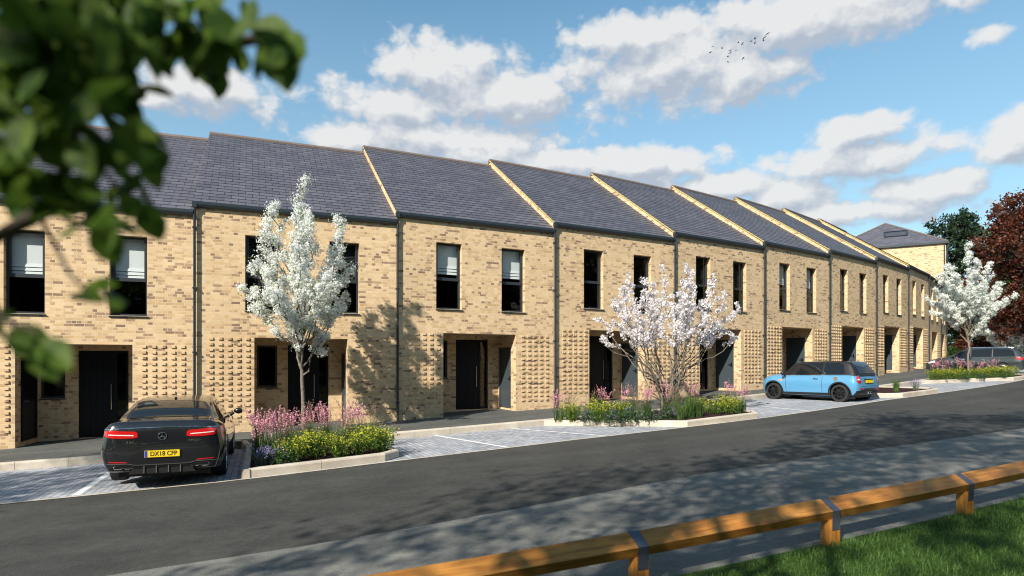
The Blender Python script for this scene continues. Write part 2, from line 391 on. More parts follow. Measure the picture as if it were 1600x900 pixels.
# ------------------------------------------------------------------ street geometry: everything follows the crescent
HW = 5.4; DL = 0.056225227488732155; RAD = 96.05494888958209; CX, CY = -43.15065289, 106.08043479; PHI0 = -1.2009631982524698
PROF = [(-100,0.0),(0,0),(2.5,.02),(3.05,.02),(3.06,-.14),(6.5,-.14),(12,-.15),(15,-.15),(16,-.13),(18,-.10),(60,0.1),(300,0.5),(4000,4)]
def gz_s(s): return CZ - 1.88 + 0.222*np.interp(s, [-200,-45,-35,60,85,200], [-40,-39,-34,57,66,66])/HW
def pol(s, off):
    a = PHI0 + s/RAD; r = RAD + off
    return CX + r*math.cos(a), CY + r*math.sin(a)
def tang(s): return PHI0 + s/RAD + PI/2
def to_pol(x, y):
    dx, dy = x-CX, y-CY; return (math.atan2(dy, dx)-PHI0)*RAD, math.hypot(dx, dy)-RAD
def tab(t): return lambda s: float(np.interp(s, [a for a,b in t], [b for a,b in t]))
kerb_off = tab([(-60,3.0),(-1.1,2.95),(-0.7,2.1),(1.2,2.1),(1.3,2.95),(14.6,2.95),(16.0,2.9),(16.4,1.6),(21.2,1.6),(21.5,2.95),(100,2.95)])
edge_off = tab([(-60,7.0),(-2,6.8),(1.3,6.68),(4,6.25),(8,5.88),(14,5.72),(20.6,5.3),(25,5.45),(33,5.85),(50,6.2),(100,6.2)])
near_off = tab([(-60,11.8),(0,11.45),(2.5,11.3),(5.3,10.85),(7.6,10.52),(10.3,10.55),(16,11.0),(30,11.2),(100,11.4)])
def low(s, off):        # level of the road and bays
    return gz_s(s) + (-.14 if off < 6.5 else float(np.interp(off, [6.5,12,15,16,18,60], [-.14,-.15,-.15,-.13,-.1,.1])))
def high(s): return gz_s(s) + .02
def strip(name, m, s0, s1, f_in, f_out, zf, dz=0.0, ds=1.0, nsub=1):
    mb = MB(); n = max(1, int(round((s1-s0)/ds))); ss = [s0+(s1-s0)*i/n for i in range(n+1)]
    for a, b in zip(ss[:-1], ss[1:]):
        for k in range(nsub):
            P = []; U = []
            for s_, t in ((a, k/nsub), (a, (k+1)/nsub), (b, (k+1)/nsub), (b, k/nsub)):
                o = f_in(s_)*(1-t) + f_out(s_)*t
                P.append((*pol(s_, o), zf(s_, o)+dz)); U.append((o, s_))
            mb.quad(P, 0, U)
    return mb.build(name, m)
# ------------------------------------------------------------------ ground
def build_ground():
    th0, th1 = -60, 95
    ss = list(np.arange(th0, th1+.1, 1.5)); per = 2*PI*RAD
    ss += [th1 + (per-(th1-th0))*i/24 for i in range(1, 24)]
    offs = [-95,-60,-30,-12,-2,0,3,6,10,13.9,13.95,16,18,24,40,80,200,600,2000,3800]
    V = []; F = []
    def z(s, o):
        if s > th1:
            t = (s-th1)/(per-(th1-th0)); zz = gz_s(th1)*(1-t)+gz_s(th0)*t
        else: zz = gz_s(s)
        p = float(np.interp(o, [a for a,b in PROF], [b for a,b in PROF]))
        if o < 13.93 and o > -13: return zz + min(p, -.14) - .25
        return zz + p
    for s in ss:
        for o in offs: V.append((*pol(s, o), z(s, o)))
    no = len(offs)
    for i in range(len(ss)):
        for j in range(no-1):
            a, b = i*no+j, ((i+1) % len(ss))*no+j
            F.append((a, a+1, b+1, b))
    mb = MB(); mb.v = V; mb.f = F; mb.m = [0]*len(F); mb.uv = [None]*len(F)
    tag(mb.build('ground', MAT['turf']), kind='structure')
build_ground()
S0, S1 = -32, 90
tag(strip('footpath', MAT['footpath'], S0, S1, lambda s: -1.7, lambda s: kerb_off(s)-.135, lambda s,o: high(s), 0, .5), kind='structure')
tag(strip('parking_bays', MAT['paving'], S0, S1, lambda s: kerb_off(s)-.02, edge_off, low, 0, .5, 2), kind='structure')
tag(strip('edging_strip', MAT['concrete'], S0, S1, edge_off, lambda s: edge_off(s)+.085, low, .006, 1), kind='structure')
tag(strip('road', MAT['asphalt'], S0, S1, lambda s: edge_off(s)+.085, near_off, low, 0, 1, 4), kind='structure')
tag(strip('near_pavement', MAT['pavement'], S0, S1, near_off, lambda s: 14.02, low, 0, 1, 2), kind='structure')

def kerb_line(mb, pts, zlow, side=1, h=.17, w=.13, stone=.915, closed=False):
    """kerb stones along a path of (s, off); 'side' +1: body lies to the left of the path"""
    P = [Vector((*pol(s, o), 0)) for s, o in pts]; S = [s for s, o in pts]; O = [o for s, o in pts]
    for i in range(len(P)-1):
        d = P[i+1]-P[i]; L = d.length
        if L < .05: continue
        d.normalize(); nrm = Vector((-d.y, d.x, 0))*side
        k = max(1, round(L/stone)); g = .004
        for j in range(k):
            t0, t1 = j/k*L + g, (j+1)/k*L - g
            fr = [];
            for t in (t0, t1):
                u = t/L; s_ = S[i]*(1-u)+S[i+1]*u; o_ = O[i]*(1-u)+O[i+1]*u
                p = P[i]+d*t; zb = zlow(s_, o_)
                prof = [(0, -.1), (0, h-.035), (.012, h-.012), (.035, h), (w, h), (w, -.1)]
                fr.append([(p + nrm*a + Vector((0,0,zb+b))) for a, b in prof])
            n = len(fr[0])
            for q in range(n):
                r = (q+1) % n
                f = [fr[0][q], fr[0][r], fr[1][r], fr[1][q]]
                mb.quad(f if side > 0 else f[::-1])
            mb.quad(fr[0][::-1] if side > 0 else fr[0]); mb.quad(fr[1] if side > 0 else fr[1][::-1])
def frange(a, b, st):
    n = max(1, int(round((b-a)/st))); return [a+(b-a)*i/n for i in range(n+1)]
mb = MB()
path = [(s, kerb_off(s)) for s in frange(-28, -1.1, .9)] + [(-.7,2.1),(.25,2.1),(1.2,2.1),(1.3,2.95)] + [(s, 2.95) for s in frange(1.35, 14.6, .92)][1:] + [(16.0,2.9),(16.4,1.6)] + [(s,1.6) for s in frange(16.4,21.2,.92)][1:] + [(21.5,2.95)] + [(s,2.95) for s in frange(21.5,80,.95)][1:]
kerb_line(mb, path, lambda s,o: low(s, 4.0), 1)
tag(mb.build('kerb', MAT['concrete'], smooth=30), kind='structure')

# planting beds: kerbed islands between the bays (polygon of (s, off))
BEDS = {'coupe': [(1.33,2.97),(1.33,6.62),(2.6,6.42),(3.75,6.22),(4.08,5.9),(4.1,2.97)],
        'magnolia': [(8.75,2.97),(11.25,5.82),(12.7,5.74),(13.9,5.68),(14.3,5.2),(14.3,2.97)],
        'small': [(21.55,2.97),(21.7,4.9),(22.1,5.28),(23.5,5.36),(24.7,5.40),(25.15,5.0),(25.2,2.97)],
        'far': [(29.2,2.97),(31.6,4.4),(33.1,5.70),(34.5,5.86),(36.2,5.9),(36.6,5.4),(36.6,2.97)]}
mbk = MB(); mbs = MB()
for k, poly in BEDS.items():
    kerb_line(mbk, poly, lambda s,o: low(s, min(o, 6.4)), 1, h=.16)
    s_c = sum(p[0] for p in poly)/len(poly); o_c = sum(p[1] for p in poly)/len(poly)
    q = [(s_c+(s-s_c)*.985, 2.85 if o < 3 else o-.06) for s, o in poly]
    n = 12
    cen = (*pol(s_c, o_c), low(s_c, 4)+.17)
    for i in range(len(q)):
        a, b = q[i], q[(i+1) % len(q)]
        mbs.quad([(*pol(*a), low(a[0], 4)+.115), (*pol(*b), low(b[0], 4)+.115), cen])
tag(mbk.build('bed_kerb', MAT['concrete'], smooth=30), kind='structure')
tag(mbs.build('bed_soil', MAT['soil']), kind='structure')

mb = MB()
def line(a, b, w=.10):
    (s0, o0), (s1, o1) = a, b; n = 6
    for i in range(n):
        P = []
        for t, sg in ((i/n,-1),(i/n,1),((i+1)/n,1),((i+1)/n,-1)):
            s_, o_ = s0+(s1-s0)*t, o0+(o1-o0)*t
            P.append((*pol(s_+sg*w/2, o_), low(s_, o_)+.005))
        mb.quad(P[::-1])
for a, b in [((-.96,2.98),(-.93,6.72)),((-3.25,2.98),(-3.2,6.85)),((-5.5,3),(-5.5,6.9)),((5.68,2.96),(6.3,6.02)),((7.79,2.96),(8.8,5.8)),
             ((16.9,2.56),(16.2,5.6)),((19.55,2.6),(19.2,5.4)),((26.6,2.97),(26.6,5.45)),((28.0,2.97),(28.3,5.6)),((38.9,2.97),(38.9,5.9)),((41.3,2.97),(41.3,5.95)),((43.8,2.97),(43.8,6))]: line(a, b)
tag(mb.build('bay_lines', MAT['line_paint']), kind='structure')

# ------------------------------------------------------------------ terraced houses
ZE = 6.207                       # gutter top above each house's origin
DEP = 4.955; RISE = 3.518
WIN = [(1.25,2.09,3.375,5.43),(3.47,4.31,3.375,5.43)]
POR = (1.48, 3.98, 2.63)         # porch opening u0,u1,top
PD = 1.38                        # porch depth
tanh_ = math.tan(DL/2); G = .003
def xl(y): return y*tanh_ + G
def xr(y): return HW - y*tanh_ - G
def holes_wall(mb, X0, X1, Z0, Z1, holes, y, m=0):
    xs = sorted({X0, X1, *[h[0] for h in holes], *[h[1] for h in holes]}); zs = sorted({Z0, Z1, *[h[2] for h in holes], *[h[3] for h in holes]})
    for a, b in zip(xs[:-1], xs[1:]):
        for c, d in zip(zs[:-1], zs[1:]):
            if any(h[0] <= a+1e-6 and b <= h[1]+1e-6 and h[2] <= c+1e-6 and d <= h[3]+1e-6 for h in holes): continue
            mb.quad([(a,y,c),(b,y,c),(b,y,d),(a,y,d)], m)
def reveals(mb, h, y0, y1, m=0, bottom=True):
    a, b, c, d = h
    mb.quad([(a,y0,c),(a,y1,c),(a,y1,d),(a,y0,d)][::-1], m); mb.quad([(b,y0,c),(b,y1,c),(b,y1,d),(b,y0,d)], m)
    mb.quad([(a,y0,d),(b,y0,d),(b,y1,d),(a,y1,d)][::-1], m)
    if bottom: mb.quad([(a,y0,c),(b,y0,c),(b,y1,c),(a,y1,c)], m)
def framed_window(parent, name, h, y, sill=True, front=-.045, transom=.54, fw=.055):
    a, b, c, d = h; mb = MB()
    mb.box(a, a+fw, y, y+.07, c, d); mb.box(b-fw, b, y, y+.07, c, d)
    mb.box(a+fw, b-fw, y, y+.07, d-fw, d); mb.box(a+fw, b-fw, y, y+.07, c, c+fw)
    if transom:
        zt = d-(d-c)*transom; mb.box(a+fw, b-fw, y-.012, y+.07, zt-.045, zt+.045)
        mb.box(a+fw+.001, a+fw+.035, y-.012, y+.06, zt+.045, d-fw); mb.box(b-fw-.035, b-fw-.001, y-.012, y+.06, zt+.045, d-fw)
    w = mb.build(name, MAT['frame'], parent)
    g = MB(); g.quad([(a+fw,y+.03,c+fw),(b-fw,y+.03,c+fw),(b-fw,y+.03,d-fw),(a+fw,y+.03,d-fw)])
    g.build('glass', MAT['glass'], w)
    if sill:
        s = MB(); s.prism([(front,c-.034),(y-.002,c-.034),(y-.002,c+.004),(front,c-.012)], a-.02, b+.02)
        s.build('sill', MAT['dark_metal'], w)
    return w
def front_wall(mb):
    pw = (1.56,2.12,1.22,2.46); pdoor = (2.42,3.60,.14,2.5)
    u0, u1, zt = POR
    holes = [(*w[:2], w[2], w[3]) for w in WIN] + [(u0, u1, -.6, zt)]
    holes_wall(mb, xl(0), xr(0), -.6, ZE-.12, holes, 0)
    for w in WIN: reveals(mb, w, 0, .21)
    # porch recess
    mb.quad([(u0,0,-.6),(u0,PD,-.6),(u0,PD,zt),(u0,0,zt)][::-1])
    sd = (.38, 1.28, .2, 2.24)
    for x, flip in ((u1, False),):
        ys = [0, sd[0], sd[1], PD]; zs = [-.6, sd[2], sd[3], zt]
        for i in range(3):
            for j in range(3):
                if i == 1 and j == 1: continue
                mb.quad([(x,ys[i],zs[j]),(x,ys[i+1],zs[j]),(x,ys[i+1],zs[j+1]),(x,ys[i],zs[j+1])])
    mb.quad([(u0,0,zt),(u1,0,zt),(u1,PD,zt),(u0,PD,zt)][::-1])
    holes_wall(mb, u0, u1, -.6, zt, [pw, pdoor], PD)
    reveals(mb, pw, PD, PD+.14); reveals(mb, pdoor, PD, PD+.12)
    # projecting headers beside the porch
    for cols in ([.41+.225*i for i in range(5)], [4.24+.225*i for i in range(5)]):
        for x in cols:
            for r in range(15):
                z = .45 + .15*r + .005
                mb.box(x-.05, x+.05, -.03, .0, z, z+.066, skip='+y')
    return pw, pdoor
def slate_slope(mb, front=True):
    n = 28; y0, z0 = -.075, ZE-.015; y1, z1 = DEP, ZE+RISE
    ny, nz = -(z1-z0), (y1-y0); l = math.hypot(ny, nz); ny /= l; nz /= l
    sl = math.hypot(y1-y0, z1-z0)
    def p(t, x, h):
        y, z = y0+(y1-y0)*t+ny*h, z0+(z1-z0)*t+nz*h
        return (x, y if front else 2*DEP-y, z)
    for i in range(n):
        t0, t1 = i/n, (i+1)/n
        ya, yb = y0+(y1-y0)*t0, y0+(y1-y0)*t1
        if not front: ya, yb = 2*DEP-ya, 2*DEP-yb
        xa0, xa1, xb0, xb1 = xl(ya)-.028, xr(ya)+.0, xl(yb)-.028, xr(yb)+.0
        A = [p(t0,xa0,.018), p(t0,xa1,.018), p(t1,xb1,.008), p(t1,xb0,.008)]
        U = [(xa0,sl*t0+.003),(xa1,sl*t0+.003),(xb1,sl*t1-.003),(xb0,sl*t1-.003)]
        B = [p(t0,xa0,.004), p(t0,xa1,.004), p(t0,xa1,.018), p(t0,xa0,.018)]
        UB = [(xa0,sl*t0+.004),(xa1,sl*t0+.004),(xa1,sl*t0+.006),(xa0,sl*t0+.006)]
        Cc = [p(t0,xa0,-.02), p(t0,xa0,.018), p(t1,xb0,.008), p(t1,xb0,-.02)]
        mb.quad(A if front else A[::-1], 0, U if front else U[::-1]); mb.quad(B if front else B[::-1], 0, UB if front else UB[::-1])
        mb.quad(Cc[::-1] if front else Cc, 1, None)
def make_house():
    root = empty('terraced_house')
    mb = MB(); pw, pdoor = front_wall(mb)
    for side in (0, 1):
        X = xl if side == 0 else xr
        pts = [(X(0),0,-.6),(X(0),0,ZE-.03),(X(DEP),DEP,ZE+RISE-.02),(X(2*DEP),2*DEP,ZE-.03),(X(2*DEP),2*DEP,-.6)]
        uv = [(y+50, z) for x, y, z in pts]
        mb.quad(pts if side == 0 else pts[::-1], 0, uv if side == 0 else uv[::-1])
    mb.quad([(xr(2*DEP),2*DEP,-.6),(xl(2*DEP),2*DEP,-.6),(xl(2*DEP),2*DEP,ZE-.03),(xr(2*DEP),2*DEP,ZE-.03)])
    # upper floor slab and dividing wall keep the rooms dark
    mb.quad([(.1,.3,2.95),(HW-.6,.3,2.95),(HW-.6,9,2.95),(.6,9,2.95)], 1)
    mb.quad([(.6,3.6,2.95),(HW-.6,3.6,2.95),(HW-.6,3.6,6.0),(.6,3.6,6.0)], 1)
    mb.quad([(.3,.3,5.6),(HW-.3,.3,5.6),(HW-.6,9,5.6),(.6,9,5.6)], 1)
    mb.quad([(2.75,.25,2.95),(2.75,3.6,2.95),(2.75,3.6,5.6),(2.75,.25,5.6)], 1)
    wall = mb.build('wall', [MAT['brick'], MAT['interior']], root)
    r = MB(); slate_slope(r, True); slate_slope(r, False)
    roof = r.build('roof', [MAT['slate'], MAT['yellow_mortar']], root)
    rt = MB(); L0, L1 = xl(DEP)-.03, xr(DEP); k = 12
    prof = [(DEP+.13*math.sin(a), ZE+RISE-.035+.10*math.cos(a)) for a in np.linspace(-2.0, 2.0, 9)]
    for i in range(k):
        a, b = L0+(L1-L0)*i/k, L0+(L1-L0)*(i+1)/k
        rt.prism(prof[::-1], a+.003, b-.003)
    rt.build('ridge_tiles', MAT['ridge'], roof, smooth=50)
    g = MB()
    gp_ = [(-.004,ZE-.155),(-.004,ZE-.02),(-.03,ZE-.02),(-.03,ZE-.055),(-.10,ZE-.055),(-.108,ZE),(-.125,ZE),(-.125,ZE-.075),(-.105,ZE-.125),(-.06,ZE-.155)]
    g.prism(gp_[::-1], xl(0)-.02, xr(0)+.0)
    g.build('gutter', MAT['dark_metal'], root)
    d = MB(); yp = -.075
    d.tube([(0.02,-.09,ZE-.11),(0.02,-.09,ZE-.2),(0.02,yp,ZE-.3),(0.02,yp,-.05)], .034, 10)
    for z in (.5, 2.2, 3.9, 5.5): d.box(-.03, .07, yp-.04, -.002, z, z+.035)
    d.box(-.035, .075, -.135, -.03, ZE-.165, ZE-.02)
    d.build('downpipe', MAT['dark_metal'], root, smooth=40)
    for w in WIN: framed_window(root, 'window', w, .155)
    framed_window(root, 'porch_window', pw, PD+.06, transom=0, front=PD-.03)
    a, b, c, e = pdoor; y = PD+.05
    D = MB(); D.box(a,a+.06,y,y+.08,c,e); D.box(b-.06,b,y,y+.08,c,e); D.box(a+.06,b-.06,y,y+.08,e-.06,e); D.box(a+.84,a+.90,y,y+.08,c,e-.06)
    D.box(a+.06,a+.84,y+.02,y+.07,c,e-.06)
    for i in range(5): D.box(a+.12+i*.14, a+.128+i*.14, y+.012, y+.02, c+.15, e-.2)
    door = D.build('front_door', MAT['navy'], root)
    g = MB(); g.quad([(a+.90,y+.04,c),(b-.06,y+.04,c),(b-.06,y+.04,e-.06),(a+.90,y+.04,e-.06)]); g.build('sidelight', MAT['glass'], door)
    hd = MB(); hd.tube([(a+.76,y-.03,c+.75),(a+.76,y-.03,c+1.45)], .012, 8); hd.build('handle', MAT['steel'], door)
    sdm = MB(); x = POR[1]+.05
    sdm.quad([(x,.38,.2),(x,1.28,.2),(x,1.28,2.24),(x,.38,2.24)])
    for q in ((.38,.43,.2,2.24),(1.23,1.28,.2,2.24)): sdm.box(x-.03,x,q[0],q[1],q[2],q[3])
    sdm.box(x-.03,x,.43,1.23,2.19,2.24)
    sdm.box(POR[1]-.002,x,.37,.38,.2,2.24,0); sdm.box(POR[1]-.002,x,1.28,1.29,.2,2.24,0)
    sd = sdm.build('store_door', MAT['door_grey'], root)
    hd = MB(); hd.tube([(x-.002,.52,1.2),(x-.06,.52,1.2),(x-.06,.64,1.2)], .012, 6); hd.box(x-.012,x,.49,.55,1.1,1.28); hd.build('handle', MAT['navy'], sd)
    return root
JX = [(-18.43,12.5),(-13.52,14.71),(-8.43,16.52),(-3.45,18.61),(1.4,20.98),(6.11,23.62),(10.67,26.52),(15.05,29.67),(19.25,33.06),(23.26,36.69),(27.05,40.53),(30.62,44.58),(33.95,48.83)]
ZEK = [3.86,4.095,4.327,4.562,4.796,5.029,5.255,5.493,5.708,5.88,5.83,5.87,5.93]
HOUSE_LABEL = ['brick terraced house cut off by the left edge of the photo',
 'brick terraced house left of the black coupe, behind the overhanging leaves, with white blinds',
 'brick terraced house directly behind the left white blossom tree, dark slatted blinds upstairs',
 'brick terraced house with white blinds between the left white blossom tree and the magnolia',
 'brick terraced house behind the left half of the magnolia, dark bare upstairs windows',
 'brick terraced house behind the right half of the magnolia',
 'brick terraced house right behind the bonnet and windows of the blue hatchback',
 'brick terraced house rising above the rear end of the blue hatchback',
 'brick terraced house right of the blue hatchback, last with a brick verge against the sky',
 'brick terraced house above the left end of the far yellow flower bed',
 'narrow looking terraced house where the row starts to curve out of sight',
 'terraced house seen almost edge on beside the far white blossom tree',
 'last sliver of the terraced row at the curve before the tall end block']
proto = make_house()
HOUSES = []
def joint(k):
    """left joint of house k (k=2 is the second from the left), on the chord polygon"""
    x, y = -8.43, 16.52
    return x, y
A2 = 0.34172780846167183 + DL
# rebuild the chord polygon exactly
pts = {2: Vector((-8.4311, 16.5199))}
p = to_pol(-8.4311, 16.5199)
for k in range(2, 13):
    a = A2 + DL*(k-2); pts[k+1] = pts[k] + HW*Vector((math.cos(a), math.sin(a)))
for k in (1, 0):
    a = A2 + DL*(k-2); pts[k] = pts[k+1] - HW*Vector((math.cos(a), math.sin(a)))
for k in range(0, 13):
    h = proto if k == 0 else copy_tree(proto)
    h.location = (pts[k].x, pts[k].y, CZ + ZEK[k] - ZE); h.rotation_euler = (0, 0, A2 + DL*(k-2))
    tag(h, HOUSE_LABEL[k], 'house', 'terraced houses along the crescent'); HOUSES.append(h)
def blind_on(h, kind, which=(0, 1), frac=.5):
    ws = [c for c in children(h) if c.name.split('.')[0] == 'window']
    ws.sort(key=lambda c: min(v.co.x for v in c.data.vertices))
    for i in which:
        a, b, c, d = WIN[i]; y = .29; mb = MB(); a += .05; b -= .05
        if kind == 'roller':
            z0 = d-.05-(d-c)*frac
            mb.quad([(a,y,z0+.28),(b,y,z0+.28),(b,y,d-.03),(a,y,d-.03)])
            for j in range(3): mb.prism([(y-.03,z0+.01+j*.095),(y+.01,z0+.01+j*.095),(y+.005,z0+.09+j*.095),(y-.012,z0+.09+j*.095)], a, b)
            mb.build('roller_blind', MAT['blind'], ws[i])
        else:
            z = d-.06
            while z > d-(d-c)*frac:
                mb.quad([(a,y-.012,z),(b,y-.012,z),(b,y+.014,z+.022),(a,y+.014,z+.022)]); z -= .042
            mb.build('slatted_blind', MAT['slat'], ws[i])
blind_on(HOUSES[1], 'roller'); blind_on(HOUSES[3], 'roller', frac=.44); blind_on(HOUSES[2], 'slat', frac=.62)
blind_on(HOUSES[5], 'slat', frac=.5); blind_on(HOUSES[6], 'roller', frac=.42); blind_on(HOUSES[0], 'roller')

for k in (0, 1):          # these two have their store on the left side of the porch
    mb = MB(); x = POR[0]+.022
    mb.box(POR[0]+.001, x, .40, 1.24, .2, 2.24)
    for q in ((.34,.40),(1.24,1.30)): mb.box(POR[0]+.001, x+.02, q[0], q[1], .2, 2.30)
    mb.box(POR[0]+.001, x+.02, .401, 1.239, 2.241, 2.30)
    sd = mb.build('store_door', MAT['navy'], HOUSES[k]); hd = MB(); hd.tube([(x,.50,1.2),(x+.06,.50,1.2),(x+.06,.62,1.2)], .012, 6); hd.build('handle', MAT['steel'], sd)

# ------------------------------------------------------------------ taller end block behind the end of the row
def end_block():
    J = pts[13]; a = A2 + DL*11 + math.radians(3)
    root = empty('end_block', (J.x, J.y, CZ-.05), a, 'taller brick block with hipped slate roof and rooflight closing the end of the terrace', 'building')
    L, Dp, H = 9.0, 9.0, 10.6
    mb = MB()
    holes = [(u, u+.9, z, z+1.9) for u in (1.2, 4.0, 6.8) for z in (.9, 3.9, 6.9)]
    holes_wall(mb, .004, L, -.6, H-.1, holes, 0)
    for h in holes: reveals(mb, h, 0, .2)
    mb.quad([(.004,Dp,-.6),(.004,0,-.6),(.004,0,H-.1),(.004,Dp,H-.1)]); mb.quad([(L,0,-.6),(L,Dp,-.6),(L,Dp,H-.1),(L,0,H-.1)])
    mb.quad([(L,Dp,-.6),(.004,Dp,-.6),(.004,Dp,H-.1),(L,Dp,H-.1)]); mb.quad([(.1,.3,H-.2),(L,.3,H-.2),(L,Dp,H-.2),(.1,Dp,H-.2)], 1)
    mb.quad([(.1,1.5,-.5),(L-.1,1.5,-.5),(L-.1,1.5,H-.2),(.1,1.5,H-.2)], 1)
    mb.build('wall', [MAT['brick'], MAT['interior']], root)
    r = MB(); e = .12; ax, ay, bx, by, zt = 3.9, 4.3, L-3.9, 4.7, H+2.75
    c = [(-e,-e,H),(L+e,-e,H),(L+e,Dp+e,H),(-e,Dp+e,H)]; A = (ax,ay,zt); B = (bx,by,zt)
    def face(p):
        n = (Vector(p[1])-Vector(p[0])).cross(Vector(p[-1])-Vector(p[0])).normalized(); t = (Vector(p[1])-Vector(p[0])).normalized(); q = n.cross(t)
        r.quad(p, 0, [((Vector(x)-Vector(p[0])).dot(t), (Vector(x)-Vector(p[0])).dot(q)) for x in p])
    face([c[0],c[1],B,A]); face([c[2],c[3],A,B]); face([c[1],c[2],B]); face([c[3],c[0],A])
    roof = r.build('roof', MAT['slate'], root)
    hp = MB()
    for p in ([c[0],A],[c[1],B],[c[2],B],[c[3],A],[A,B]): hp.tube([Vector(q)+Vector((0,0,.02)) for q in p], .075, 8)
    hp.build('hip_tiles', MAT['ridge'], roof, smooth=50)
    g = MB(); g.box(-.2,L+.2,-.2,-.02,H-.17,H-.02); g.box(-.2,-.02,-.02,Dp+.2,H-.17,H-.02); g.box(L+.02,L+.2,-.02,Dp+.2,H-.17,H-.02)
    g.build('gutter', MAT['dark_metal'], root)
    d = MB(); d.tube([(.1,-.08,H-.1),(.1,-.08,-.1)], .05, 8); d.tube([(-.08,.12,H-.1),(-.08,.12,-.1)], .05, 8); d.build('downpipe', MAT['dark_metal'], root)
    # rooflight on the slope that faces back along the row
    n = (Vector(c[0])-Vector(c[3])).cross(Vector(A)-Vector(c[3])).normalized()
    def on(u, v):  # u along the eave from the far corner, v up the slope
        p = Vector(c[3]).lerp(Vector(c[0]), u); q = Vector((A[0], p.y, A[2])); return p.lerp(q, v)
    fr = MB(); ps = [on(.50,.36),on(.70,.36),on(.70,.58),on(.50,.58)]
    if n.z < 0: n = -n
    top = [p+n*.10 for p in ps]
    for i in range(4):
        j = (i+1) % 4; fr.quad([ps[i],ps[j],top[j],top[i]]); 
        m_ = sum(top, Vector())/4; inner = [t.lerp(m_, .10) for t in top]; fr.quad([top[i],top[j],inner[j],inner[i]])
    f = fr.build('rooflight', MAT['frame'], root); gl = MB(); gl.quad([t.lerp(m_, .09)-n*.01 for t in top]); gl.build('pane', MAT['car_glass'] if 'car_glass' in MAT else MAT['glass'], f)
    for h in holes: framed_window(root, 'window', h, .13)
end_block()
# ------------------------------------------------------------------ cars
mat('paint_black', (0.016,0.017,0.020), 0.22, 0.35, 0.5, 1.0)
mat('paint_blue', (0.11,0.34,0.58), 0.25, 0.25, 0.5, 1.0)
mat('paint_grey', (0.042,0.052,0.053), 0.25, 0.4, 0.5, 1.0)
mat('car_glass', (0.010,0.012,0.014), 0.04, 0.0, 0.45, 0.0)
mat('trim_black', (0.012,0.012,0.013), 0.45)
mat('tyre', (0.014,0.014,0.014), 0.75)
mat('rim_dark', (0.07,0.07,0.075), 0.22, 0.9)
mat('rim_silver', (0.55,0.56,0.58), 0.25, 0.9)
mat('chrome', (0.75,0.75,0.76), 0.08, 1.0)
mat('lamp_red', (0.50,0.012,0.012), 0.12, 0.0, 0.6, 1.0)
mat('lamp_clear', (0.75,0.72,0.70), 0.12, 0.0, 0.6, 1.0)
mat('lamp_amber', (0.75,0.28,0.05), 0.15, 0.0, 0.6, 1.0)
mat('plate_yellow', (0.78,0.56,0.02), 0.4)
mat('plate_blue', (0.02,0.06,0.40), 0.4)
mat('ink', (0.01,0.01,0.01), 0.5)
mat('cabin', (0.03,0.03,0.032), 0.8)
def crom(xs, ys, x):
    """monotone-ish cubic through a table"""
    xs = np.asarray(xs, float); ys = np.asarray(ys, float); i = int(np.clip(np.searchsorted(xs, x)-1, 0, len(xs)-2))
    h = np.diff(xs); d = np.diff(ys)/h
    def sl(k):
        if k == 0: return d[0]
        if k == len(xs)-1: return d[-1]
        a, b = d[k-1], d[k]
        return 0.0 if a*b <= 0 else 2*a*b/(a+b)
    t = (x-xs[i])/h[i]; m0, m1 = sl(i)*h[i], sl(i+1)*h[i]
    return (2*t**3-3*t**2+1)*ys[i]+(t**3-2*t**2+t)*m0+(-2*t**3+3*t**2)*ys[i+1]+(t**3-t**2)*m1
